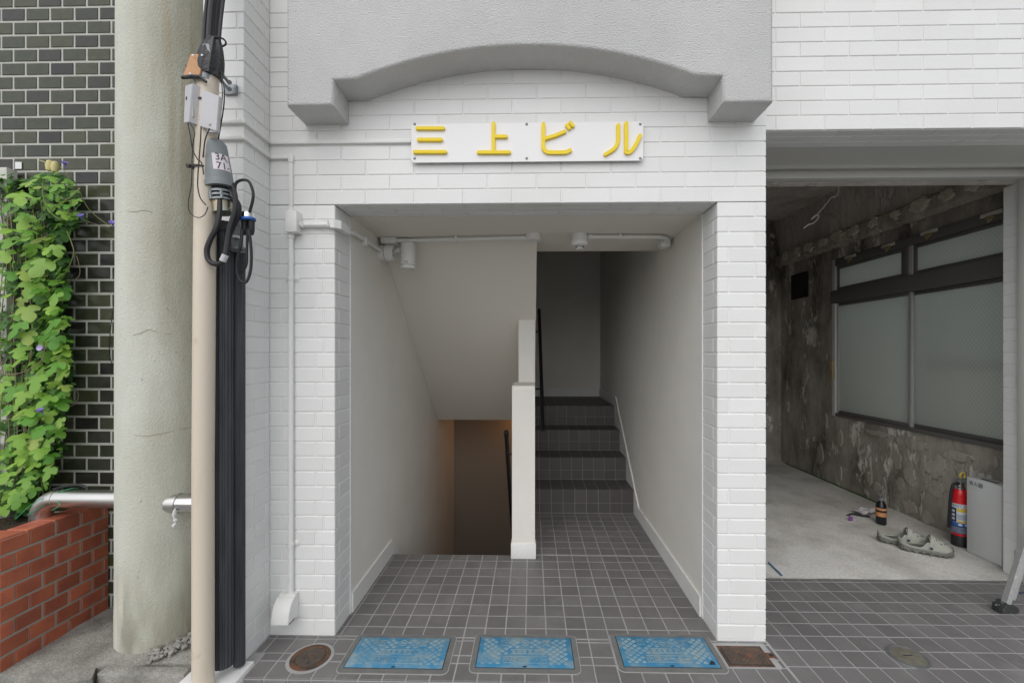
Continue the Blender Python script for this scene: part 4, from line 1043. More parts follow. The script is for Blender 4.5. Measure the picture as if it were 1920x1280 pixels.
# thin black wires of the boxes
def wire(pts, r_, label, m='black_rubber'):
    bm = nb(); tube(bm, smooth_pts([at(u, v, Y) for u, v, Y in pts], 6), r_, 8)
    return tag(obj('cable', bm, m), label, 'cable')
wire([(352, 231, 1.675), (357, 255, 1.665), (361, 280, 1.66), (370, 298, 1.66), (378, 306, 1.66), (382, 327, 1.655)], .0022, 'thin black wire curving from the slim grey box down behind the dome')
wire([(356, 231, 1.668), (365, 248, 1.66), (362, 268, 1.66), (360, 300, 1.66), (359, 345, 1.66), (353, 380, 1.66), (357, 400, 1.66), (372, 408, 1.66), (384, 402, 1.655), (390, 388, 1.65)], .0017, 'thin black wire looping down past the beige pipe below the slim grey box')
wire([(377, 238, 1.662), (376, 262, 1.658), (374, 290, 1.658), (371, 330, 1.658), (371, 352, 1.655), (376, 372, 1.655), (386, 384, 1.65)], .0022, 'thin black wire from the flat grey box down the face of the beige pipe')
wire([(393, 241, 1.662), (388, 252, 1.66), (384, 266, 1.66), (380, 300, 1.69)], .0022, 'short black wire leading from the flat grey box behind the dome')
wire([(415, 140, 1.70), (420, 165, 1.70), (420, 195, 1.71), (414, 235, 1.72), (408, 268, 1.72)], .0024, 'black wire falling from the taped pipe top to the right of the flat box')
wire([(413, 135, 1.71), (417, 175, 1.73), (414, 215, 1.73), (410, 265, 1.73)], .0018, 'thinner black wire falling beside the other from the pipe top')
# black ribbed covers
def ribbed(u0, u1, v1, v0, Y, label):
    xx, rr_ = cyl_px(u0, u1, Y); za, zb_ = at((u0 + u1) / 2, v1, Y - rr_).z, at((u0 + u1) / 2, v0, Y - rr_).z
    bm = nb(); lathe(bm, [(rr_, za), (rr_, zb_)], (xx, Y, 0), 72, rmod=lambda k: -.0022 if (k // 2) % 2 else 0)
    return tag(obj('cable_cover', bm, 'black_plastic', sharp=20), label, 'cable cover'), xx, rr_, zb_
o_, rx1, rr1, rz1 = ribbed(398, 441, 1258, 412, 1.80, 'thick ribbed black cable cover beside the beige pipe, under the grey dome')
o_, rx2, rr2, rz2 = ribbed(437, 460.5, 1252, 468, 1.835, 'narrow ribbed black cable cover against the white pillar corner')
# grey dome closure with a label
YD = 1.735
a0, a1 = at(412, 354, YD), at(400, 265, YD)
ax = (a1 - a0).normalized(); h_ = (a1 - a0).length
_, dr = cyl_px(382, 443, YD - .02); _, dr1 = cyl_px(375, 428, YD - .02)
dm = thing('cable_closure', 'grey dome cable closure with a white number label on top of the black cover', 'cable closure', a0)
bm = nb(); lathe(bm, [(dr * 1.02, 0), (dr * 1.03, .02), (dr * .98, .026), (dr * .97, .03), (dr1 * 1.0, h_ * .8), (dr1 * .97, h_ * .90), (dr1 * .82, h_ * .97), (dr1 * .4, h_), (0, h_)], a0, 36, ax); obj('dome', bm, 'grey_plastic', dm)
q_ = Vector((0, 0, 1)).rotation_difference(ax)
def dome_pt(ang, h, off=.0008):
    t_ = (h - .03) / (h_ * .8 - .03); r_ = dr * .97 + (dr1 - dr * .97) * t_ + off
    return a0 + q_ @ Vector((r_ * math.cos(ang), r_ * math.sin(ang), h))
A0, A1 = R(-70), R(4)
bm = nb(); H0, H1 = h_ * .30, h_ * .64
Vg = [[bm.verts.new(dome_pt(A0 + (A1 - A0) * i / 12, H0 + (H1 - H0) * j / 2)) for i in range(13)] for j in range(3)]
for j in range(2):
    for i in range(12): bm.faces.new((Vg[j][i], Vg[j][i + 1], Vg[j + 1][i + 1], Vg[j + 1][i]))
lb = obj('label', bm, 'label_pink', dm)
for s_, hh in (('3A.', .80), ('71-', .26)):
    text_obj(s_, .040, 'ink', lb, lambda c, hh=hh: dome_pt((A0 + A1) / 2 + R(3) + c.x / dr, H0 + (H1 - H0) * (hh - .03) + c.y, .0016))
bm = nb(); c = a0 - ax * .055; lathe(bm, [(dr * .62, 0), (dr * .62, .055)], c, 24, ax); obj('core', bm, 'black_rubber', dm)
bm = nb()
for k in range(3): lathe(bm, [(dr * .80, k * .016 - .004), (dr * .84, k * .016 - .004), (dr * .84, k * .016 + .004), (dr * .80, k * .016 + .004)], c + ax * .004, 30, ax)
for k in range(7):
    a_ = 2 * math.pi * k / 7; u_ = q_ @ Vector((math.cos(a_) * dr * .82, math.sin(a_) * dr * .82, 0)); tube(bm, [c + u_, c + u_ + ax * .036], .0055, 6)
obj('slotted_ring', bm, 'galvanised', dm)
mat('zinc_yellow', (.34, .40, .33), .35, metal=.85, col2=(.40, .33, .22), nscale=14)
bm = nb(); lathe(bm, [(dr * .70, -.045), (dr * .70, 0)], c, 28, ax); tube(bm, [c + q_ @ Vector((-dr * .78, -.01, -.035)), c + q_ @ Vector((dr * .78, -.01, -.035))], .004, 6); obj('zinc_sleeve', bm, 'zinc_yellow', dm)
# thick loops
wire([(412, 352, 1.715), (412, 395, 1.70), (406, 425, 1.69), (395, 448, 1.69), (388, 468, 1.69), (391, 487, 1.69), (404, 495, 1.69), (418, 490, 1.69), (424, 470, 1.70), (430, 430, 1.71), (440, 395, 1.72), (441, 368, 1.73), (434, 345, 1.74)], .0098, 'thick black cable looping under the grey dome in front of the ribbed cover')
wire([(437, 370, 1.735), (446, 385, 1.735), (444, 405, 1.735), (433, 430, 1.735), (425, 455, 1.735), (421, 482, 1.73)], .0125, 'fat black sheathed cable bending behind the big loop below the dome')
wire([(440, 362, 1.75), (442, 345, 1.75), (452, 338, 1.75), (466, 340, 1.75), (474, 358, 1.75), (474, 375, 1.75), (468, 398, 1.76)], .0058, 'black cable arching over to the steel cap with a blue ring')
wire([(454, 430, 1.755), (452, 455, 1.75), (446, 480, 1.75), (444, 505, 1.75), (450, 525, 1.75), (462, 528, 1.755), (470, 505, 1.76), (471, 470, 1.76), (467, 430, 1.76)], .0058, 'black cable hanging in a long loop below the steel cap')
wire([(464, 430, 1.765), (463, 470, 1.765), (462, 495, 1.765), (453, 513, 1.77)], .0052, 'black cable inside the long loop below the steel cap')
bm = nb(); p = at(420, 484, 1.687); tube(bm, [p + Vector((.006, 0, .012)), p + Vector((-.006, 0, -.012))], .0125, 10); tag(obj('tape_wrap', bm, 'box_grey'), 'grey tape wrapped round the thick black loop', 'tape')
bm = nb(); p = at(406, 430, 1.77); lathe(bm, [(rr1 + .002, -.005), (rr1 + .005, -.005), (rr1 + .005, .005), (rr1 + .002, .005)], (rx1, 1.80, p.z), 30); bx(bm, rx1 - rr1 - .012, rx1 - rr1 + .004, 1.765, 1.785, p.z - .007, p.z + .007); tag(obj('cable_tie', bm, 'black_rubber'), 'black cable tie round the thick ribbed cover', 'cable tie')
# steel cap with blue ring and its bracket
pc = at(465, 413, 1.775)
cp = thing('cable_gland', 'steel cable cap with a blue ring on a grey bracket', 'cable cap', pc)
_, gr_ = cyl_px(450, 480.5, 1.775)
bm = nb(); lathe(bm, [(gr_ * .96, .006), (gr_ * .96, .024), (gr_ * .85, .030), (0, .031)], pc, 28, (-.08, 0, 1)); obj('cap', bm, 'chrome', cp)
bm = nb(); lathe(bm, [(gr_, -.002), (gr_ * 1.03, 0), (gr_ * 1.03, .006), (gr_, .008)], pc, 28, (-.08, 0, 1)); obj('blue_ring', bm, 'label_blue', cp)
for dx in (-.014, .014):
    bm = nb(); lathe(bm, [(.013, -.002), (.012, -.045), (.008, -.06), (.0, -.062)], pc + Vector((dx, 0, 0)), 14); obj('gland', bm, 'black_rubber', cp)
p0 = at(434, 472, 1.80); p1 = at(452, 411, 1.80)
bm = nb(); bx(bm, p0.x, p1.x, 1.79, 1.815, p0.z, p1.z, .002); obj('bracket_plate', bm, 'grey_plastic', cp)
for v in (424, 432, 440, 464):
    bm = nb(); p = at(441 if v != 464 else 438, v, 1.7885); lathe(bm, [(.002, 0), (.002, .002), (0, .002)], p, 8, (0, -1, 0)); lathe(bm, [(.002, 0), (.002, .002), (0, .002)], p + Vector((.012, 0, 0)), 8, (0, -1, 0)); obj('hole', bm, 'ink', cp)
p = at(452, 468, 1.79); bm = nb(); bx(bm, p.x - .03, p.x + .03, 1.755, 1.79, p.z - .005, p.z + .005, .002); bx(bm, p.x - .012, p.x + .02, 1.765, 1.80, p.z - .013, p.z - .0055, .002); obj('bracket_foot', bm, 'grey_plastic', cp)
p = at(444, 445, 1.79); bm = nb(); bx(bm, p.x - .012, p.x + .014, 1.77, 1.79, p.z - .005, p.z + .005, .002); obj('clip', bm, 'label_white', cp)

# ------------------------------------------------------------------ garage interior
GX = 3.12; GB = 5.53; GC = 3.0
gar = thing('garage_walls', 'bare stripped concrete walls inside the open garage', 'wall', (2.2, 4, 0))
wf = ox(1563, 600, GX).y; wn = 2.70      # window from far jamb to near jamb
wz0 = ox(1563, 778, GX).z; wz1 = ox(1563, 488, GX).z
def rough(p, amp=.012):
    q = Vector((p.x, p.y, p.z * .6)); a_ = noise.noise(q * 5.5) + .5 * noise.noise(q * 13); b_ = max(0, noise.noise(q * 3.1 + Vector((7, 1, 3))) - .12) * 1.4
    return amp * (.5 * a_ + b_)
def gwall(y0, y1, z0, z1, nm='side_wall', m='old_concrete', amp=.012):
    bm = nb(); ny = max(2, int((y1 - y0) / .03)); nz = max(2, int((z1 - z0) / .03))
    grid(bm, (GX, y0, z0), (0, 0, z1 - z0), (0, y1 - y0, 0), nz, ny, lambda p: Vector((-abs(rough(p, amp)), 0, 0)))
    bx(bm, GX + .0005, GX + .16, y0, y1, z0, z1)
    return obj(nm, bm, m, gar, sharp=60)
gwall(2.7, wf, 0, wz0); gwall(wf, GB + .02, 0, 2.44); gwall(2.7, wf, wz1, 2.44)
bm = nb(); bx(bm, GX - .02, GX + .16, 2.7, GB + .1, 2.44, GC + .1); obj('upper_beam', bm, 'beam_concrete', gar)
bm = nb(); bx(bm, GX - .035, GX - .0205, 2.7, 4.60, 2.56, GC); obj('beam_board', bm, 'beam_concrete', gar)
# ragged ledge of torn plaster along the wall over the window
bm = nb(); n_ = 330
sec = [(0, .115), (-.045, .112), (-.055, .10), (-.058, .06), (-.056, .02), (-.048, -.004), (-.02, -.02), (0, -.03)]
V = []
for i in range(n_ + 1):
    y = 2.68 + (GB - 2.68) * i / n_; row = []
    brk = max(0, noise.noise(Vector((y * 5, 1, 3))) + .25)      # where the plaster has broken off
    for k, (dx, dz) in enumerate(sec):
        q = Vector((y * 26, k * 1.9, 3)); s_ = 1 - .30 * brk * (1 if k > 2 else .3) + .16 * noise.noise(q) + .10 * noise.noise(q * 3.1)
        row.append(bm.verts.new((GX - .02 + dx * s_, y, 2.44 + dz + (.016 * noise.noise(Vector((y * 19, k * 2.3, 9))) + .012 * brk * noise.noise(Vector((y * 47, k * 3, 5)))) * (k > 2))))
    V.append(row)
for i in range(n_):
    for k in range(len(sec) - 1): bm.faces.new((V[i][k], V[i + 1][k], V[i + 1][k + 1], V[i][k + 1]))
obj('plaster_ledge', bm, 'torn_plaster', gar, sharp=25)
rnd = random.Random(11)
mat('plaster_pale', (.66, .62, .55), .9, col2=(.45, .39, .31), nscale=18, ndetail=6, bump=.8, bscale=70, bdetail=5, bdist=.006)
for k in range(12):      # dabs of pale adhesive left on the ledge
    y = 2.84 + k * .225 + rnd.uniform(-.03, .03); sy, sz = rnd.uniform(.05, .08), rnd.uniform(.038, .052); sd2 = rnd.uniform(0, 99); P = []
    for q in range(30):
        a_ = 2 * math.pi * q / 30; r2 = 1 + .5 * noise.noise(Vector((math.cos(a_) * 1.7 + sd2, math.sin(a_) * 1.7, 0))) + .25 * noise.noise(Vector((math.cos(a_) * 7, math.sin(a_) * 7 + sd2, 3)))
        P.append((y + sy * r2 * math.cos(a_), 2.505 + sz * r2 * math.sin(a_)))
    bm = nb(); prism(bm, P, 'x', GX - .06, GX - .088 - rnd.uniform(0, .006))
    es = [e for e in bm.edges if all(v.co.x < GX - .08 for v in e.verts)]; bmesh.ops.bevel(bm, geom=es, offset=.006, segments=1, affect='EDGES', clamp_overlap=True)
    obj('plaster_dab', bm, 'plaster_pale', gar, sharp=30)
def plaster(p, su, sv):
    n2 = 26; sd2 = rnd.uniform(0, 99); P = []
    for q in range(n2):
        a_ = 2 * math.pi * q / n2; r2 = 1 + .45 * noise.noise(Vector((math.cos(a_) * 1.6 + sd2, math.sin(a_) * 1.6, 0))) + .22 * noise.noise(Vector((math.cos(a_) * 6, math.sin(a_) * 6 + sd2, 3)))
        P.append((p.y + su * r2 * math.cos(a_), max(.004, p.z + sv * r2 * math.sin(a_))))
    bm = nb(); fs = prism(bm, P, 'x', GX + .002, GX - .011 - rnd.uniform(0, .004)); obj('plaster_patch', bm, 'torn_plaster', gar, sharp=30)
for (u, v, su, sv) in ((1752, 878, .085, .06), (1757, 917, .07, .055), (1707, 890, .05, .07), (1707, 950, .06, .06), (1742, 970, .05, .05), (1560, 640, .03, .2), (1540, 850, .04, .1), (1648, 812, .12, .03), (1720, 832, .10, .035), (1800, 855, .12, .04)):
    p = ox(u, v, GX); plaster(p, su, sv)
rnd = random.Random(5)
for k in range(30):
    y = rnd.uniform(2.9, GB - .1); z = rnd.uniform(.06, wz0 - .06) if y < wf or rnd.random() < .4 else rnd.uniform(.1, 2.2)
    plaster(Vector((GX, y, z)), rnd.uniform(.012, .04), rnd.uniform(.02, .085))
bm = nb(); grid(bm, (1.1, GB, 0), (GX - 1.1, 0, 0), (0, 0, GC), 50, 60, lambda p: Vector((0, -abs(rough(p, .014)), 0))); bx(bm, 1.1, GX + .1, GB + .002, GB + .15, 0, GC); obj('back_wall', bm, 'old_concrete', gar, sharp=60)
bm = nb(); bx(bm, CR, GX + .15, 2.66, GB + .1, GC, GC + .15); obj('ceiling', bm, 'beam_concrete', gar)
bm = nb(); bx(bm, CR, CR + .01, 2.66, GB, 0, GC); obj('side_wall', bm, 'old_concrete', gar)
bm = nb(); bx(bm, CR, 8, 2.648, 2.70, 2.36, TOP); obj('lintel_back', bm, 'beam_concrete', gar)
bm = nb(); bx(bm, 2.95, GX + .3, 2.70, 2.78, 2.0, GC); obj('corner_stub', bm, 'old_concrete', gar)
# niche
pa, pb_ = ox(1487, 562, GX), ox(1517, 508, GX)
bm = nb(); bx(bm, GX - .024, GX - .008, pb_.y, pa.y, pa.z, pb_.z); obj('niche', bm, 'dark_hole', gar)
bm = nb(); P = [(GX - .02, 2.7 + i * .1, .006 + .006 * noise.noise(Vector((i, 0, 0)))) for i in range(12, 28)]; tube(bm, P, [.006 + .005 * abs(noise.noise(Vector((i * 1.3, 2, 0)))) for i in range(len(P))], 5); o = obj('moss', bm, 'moss'); o['kind'] = 'stuff'; o['label'] = 'green moss along the foot of the garage wall'
# white pier with shutter guide on the right
rp_ = thing('brick_wall', 'white painted brick jamb at the right side of the garage opening', 'wall', (3.0, 2.6, 0))
bm = nb(); bx(bm, 2.905, 3.4, 2.64, 2.752, -.12, 2.36); obj('wall_core', bm, 'white_joint', rp_)
lay(rp_, lambda z, k: [(2.66, 2.752)], 0, 2.17, lambda u, z: (2.905, u, z), -Y1, 0, 9)
sh = thing('shutter_frame', 'pale aluminium shutter guide rails and head of the garage opening', 'shutter frame', (2.0, 2.55, 0))
bm = nb(); bx(bm, CR - .002, 3.6, 2.3105, 2.535, 2.422, 2.44); obj('soffit_panel', bm, 'alu', sh)
bm = nb(); bx(bm, CR - .002, 3.6, 2.535, 2.56, 2.405, 2.45, .002); obj('head_rail', bm, 'alu', sh)
bm = nb(); bx(bm, CR - .002, 2.93, 2.585, 2.645, 2.365, 2.44, .003); obj('head_rail', bm, 'alu', sh)
bm = nb(); bx(bm, CR - .002, 3.6, 2.562, 2.584, 2.425, 2.44); obj('head_slot', bm, 'alu_dark', sh)
bm = nb(); bx(bm, 2.883, 2.935, 2.60, 2.658, -.001, 2.40, .003); obj('guide_rail', bm, 'alu', sh)
bm = nb(); bx(bm, 2.896, 2.915, 2.592, 2.5995, 0, 2.40); obj('guide_slot', bm, 'alu_dark', sh)
bm = nb(); bx(bm, 2.888, 2.96, 2.53, 2.59, -.001, 2.404, .003); obj('guide_rail', bm, 'alu', sh)

# window
win = thing('window', 'dark framed four-part window with frosted wired glass in the garage wall', 'window', (GX, (wf + wn) / 2, wz0))
def wb(nm, m, y0, y1, z0, z1, x0=GX - .012, x1=GX + .05, par_=None):
    bm = nb(); bx(bm, x0, x1, y0, y1, z0, z1, .002); return obj(nm, bm, m, par_ or win)
ft = .03
tz0, tz1 = ox(1705, 547, GX).z, ox(1705, 517, GX).z
ym = ox(1706, 600, GX).y
wb('frame_jamb', 'alu', wf - .05, wf, wz0, wz1, GX - .02, GX + .06); 
wb('frame_sill', 'alu_dark', wn, wf - .0505, wz0, wz0 + .03, GX - .02, GX + .06)
wb('frame_head', 'alu_dark', wn, wf - .0505, wz1 - .075, wz1, GX - .02, GX + .06)
wb('transom', 'alu_dark', wn, wf + .005, tz0, tz1, GX - .03, GX + .06)
wb('mullion', 'alu_dark', ym + .002, ym + .055, tz1 + .001, wz1 - .076, GX - .016, GX + .05)
wb('mullion', 'alu_raw', ym - .035, ym, tz1 + .001, wz1 - .076, GX - .012, GX + .05)
def sash(y0, y1, z0, z1, xo, m):
    s = wb('sash', m, y0, y0 + .026, z0, z1, GX + xo - .012, GX + xo + .012)
    wb('stile', m, y1 - .026, y1, z0, z1, GX + xo - .012, GX + xo + .012, s)
    wb('rail', 'alu_dark', y0 + .0262, y1 - .0262, z0, z0 + .028, GX + xo - .011, GX + xo + .011, s)
    wb('rail', 'alu_dark', y0 + .0262, y1 - .0262, z1 - .028, z1, GX + xo - .011, GX + xo + .011, s)
    wb('pane', 'wired_glass', y0 + .0265, y1 - .0265, z0 + .0285, z1 - .0285, GX + xo - .003, GX + xo + .003, s)
sash(ym - .02, wf - .052, wz0 + .031, tz0 - .001, .008, 'alu_raw')
sash(wn, ym + .02, wz0 + .031, tz0 - .001, .036, 'alu_raw')
sash(ym + .056, wf - .052, tz1 + .001, wz1 - .077, .01, 'alu_dark')
sash(wn, ym - .037, tz1 + .001, wz1 - .077, .01, 'alu_dark')
for u, v, wh in ((1595, 481, 'nearest the far jamb of the garage window'), (1666, 460, 'just beyond the mullion of the garage window'), (1743, 435, 'over the wide pane next to the mullion'), (1860, 401, 'at the end of the window beside the white brick jamb')):
    p = ox(u, v, GX - .02); t = thing('window_catch', 'white and brass window catch ' + wh, 'window catch', p, 'catches along the window head')
    bm = nb(); bx(bm, p.x - .01, p.x, p.y - .07, p.y + .07, p.z - .012, p.z + .014, .001); obj('bar', bm, 'post_pale', t)
    bm = nb(); bx(bm, p.x - .018, p.x - .004, p.y - .03, p.y + .03, p.z - .034, p.z - .0125, .001); tube(bm, [(p.x - .012, p.y + .02, p.z - .034), (p.x - .016, p.y + .01, p.z - .055), (p.x - .012, p.y - .01, p.z - .036)], .004, 6); obj('latch', bm, 'brass', t)
p = ox(1561, 690, GX - .02); t = thing('window_latch', 'brass latch on the far jamb of the garage window', 'latch', p)
bm = nb(); bx(bm, p.x - .02, p.x, p.y - .02, p.y + .03, p.z - .06, p.z + .08, .002); obj('plate', bm, 'brass', t)
bm = nb(); bx(bm, p.x - .035, p.x - .021, p.y - .05, p.y - .01, p.z - .12, p.z - .03, .003); obj('lever', bm, 'brass', t)
# the dim shaft outside the window
bm = nb(); bx(bm, GX + 1.6, GX + 1.8, 2.9, 7.5, -.12, 1.9); tag(obj('neighbour_wall', bm, 'post_pale'), 'dim grey neighbouring wall behind the frosted garage window', 'wall')
bm = nb(); tube(bm, [(GX + .09, 2.6, ox(1800, 680, GX).z), (GX + .09, 3.55, ox(1800, 680, GX).z)], .012, 8); tag(obj('outside_bar', bm, 'black_metal'), 'dark horizontal bar showing through the frosted window pane', 'bar')
# hanging wire
bm = nb(); tube(bm, smooth_pts([at(1574, 335, 3.3) + Vector((0, 0, .9)), at(1574, 341, 3.3), at(1557, 372, 3.3), at(1532, 402, 3.3), at(1521, 411, 3.3), at(1528, 404, 3.3), at(1535, 406, 3.3), at(1526, 418, 3.3), at(1516, 421, 3.3), at(1507, 428, 3.3)], 6), .0042, 8); tag(obj('hanging_wire', bm, 'wire_white'), 'loose white electric wire hanging from the garage ceiling', 'wire')
bm = nb(); tube(bm, smooth_pts([(GX - .03, 2.76, 2.66), (GX - .12, 2.9, 2.50), (GX - .1, 3.0, 2.47), (GX - .04, 3.1, 2.6)], 6), .003, 6); tag(obj('loose_wire', bm, 'wire_white'), 'thin pale wire drooping over the plaster ledge above the window', 'wire')

# ------------------------------------------------------------------ things on the garage floor
p = gnd(1800, 1022); ex = thing('fire_extinguisher', 'red fire extinguisher with printed label beside the grey box', 'fire extinguisher', (p.x, p.y, .003))
_, er = cyl_px(1785, 1821, p.y); zz0 = .003
HB = at(1800, 915, p.y).z
bm = nb(); lathe(bm, [(0, zz0), (er * .98, zz0), (er * .99, .075), (er * .96, .078), (0, .078)], (p.x, p.y, 0), 30); obj('base_ring', bm, 'black_rubber', ex)
bm = nb(); lathe(bm, [(0, .06), (er * .95, .06), (er * .95, HB - .04), (er * .9, HB - .018), (er * .72, HB - .004), (er * .34, HB), (0, HB)], (p.x, p.y, 0), 36); cyl = obj('cylinder', bm, 'red_paint', ex)
bm = nb(); lathe(bm, [(.03, HB - .002), (.03, HB + .012), (.022, HB + .016), (.02, HB + .045), (0, HB + .046)], (p.x, p.y, 0), 18); obj('neck', bm, 'chrome', ex)
bm = nb(); bx(bm, p.x - .02, p.x + .09, p.y - .012, p.y + .012, HB + .046, HB + .062, .003); prism(bm, [(p.x - .02, HB + .064), (p.x + .02, HB + .078), (p.x + .10, HB + .070), (p.x + .10, HB + .063)], 'y', p.y - .010, p.y + .010); obj('lever', bm, 'grey_plastic', ex)
bm = nb(); c = Vector((p.x + .005, p.y - .012, HB + .092)); tube(bm, [c + Vector((.017 * math.cos(R(a_)), 0, .02 * math.sin(R(a_)))) for a_ in range(-60, 241, 20)], .0045, 8); obj('pin_ring', bm, 'label_yellow', ex)
bm = nb(); tube(bm, smooth_pts([(p.x - .015, p.y - .01, HB + .035), (p.x - .055, p.y - .015, HB + .035), (p.x - er - .02, p.y - .01, HB - .01), (p.x - er - .022, p.y, HB - .12), (p.x - er - .012, p.y + .02, .12)], 6), .009, 10); obj('hose', bm, 'black_rubber', ex)
az = math.atan2(-p.y, -p.x)   # towards the camera
def patch(parent, nm, m, a_0, a_1, z_0, z_1, off):
    bm = nb(); n2 = 10
    Vv = [[bm.verts.new((p.x + (er * .95 + off) * math.cos(az + R(a_0 + (a_1 - a_0) * i / n2)), p.y + (er * .95 + off) * math.sin(az + R(a_0 + (a_1 - a_0) * i / n2)), z_)) for i in range(n2 + 1)] for z_ in (z_0, z_1)]
    for i in range(n2): bm.faces.new((Vv[0][i], Vv[0][i + 1], Vv[1][i + 1], Vv[1][i]))
    return obj(nm, bm, m, parent)
LZ0, LZ1 = at(1800, 997, p.y).z, at(1800, 942, p.y).z; LH = LZ1 - LZ0
lb = patch(cyl, 'label', 'label_white', -95, 62, LZ0, LZ1, .0012)
def lp(m, a_0, a_1, f0, f1, o=.0018): patch(cyl, 'label_print', m, a_0, a_1, LZ0 + LH * f0, LZ0 + LH * f1, o)
lp('label_navy', -95, 60, .0, .25); lp('label_blue', -95, 60, .25, .37); lp('label_navy', -70, -22, .38, .85); lp('label_yellow', -18, 56, .74, .85); lp('label_grey', -18, 56, .47, .66); lp('label_yellow', -18, 56, .38, .44)
for k in range(5): lp('label_grey', -80 + 4 * k, 50 - 6 * (k % 3), .03 + k * .042, .045 + k * .042, .0022)
for k in range(3): lp('label_white', -58, -34, .44 + k * .13, .52 + k * .13, .0022)
lp('label_white', -10, 14, .28, .34, .0022); lp('label_white', 30, 46, .27, .36, .0022)
text_obj('MIST', .026, 'label_blue', cyl, lambda c: Vector((p.x + (er * .95 + .002) * math.cos(az + R(-18) + c.x / er), p.y + (er * .95 + .002) * math.sin(az + R(-18) + c.x / er), LZ0 + LH * .925 + c.y)), 'label_print')
text_obj('L', .03, 'ink_red', cyl, lambda c: Vector((p.x + (er * .95 + .002) * math.cos(az + R(34) + c.x / er), p.y + (er * .95 + .002) * math.sin(az + R(34) + c.x / er), LZ0 + LH * .925 + c.y)), 'label_print')
# grey extinguisher stand
bt = thing('extinguisher_box', 'tall pale grey box marked with three black characters next to the extinguisher', 'box', (3.0, 2.92, .003))
BX, by0, by1, bz = 2.958, 2.815, 3.035, .508
bm = nb(); bx(bm, BX, BX + .11, by0, by1, .003, bz, .005); bod = obj('body', bm, 'box_paint', bt)
bm = nb(); bx(bm, BX + .035, BX + .06, by0 + .06, by1 - .05, bz - .003, bz + .0008); obj('hand_slot', bm, 'ink', bt)
text_obj('消火器', .032, 'ink', bod, lambda c: Vector((BX - .0012, by1 - .062 - c.x, bz - .036 + c.y)))
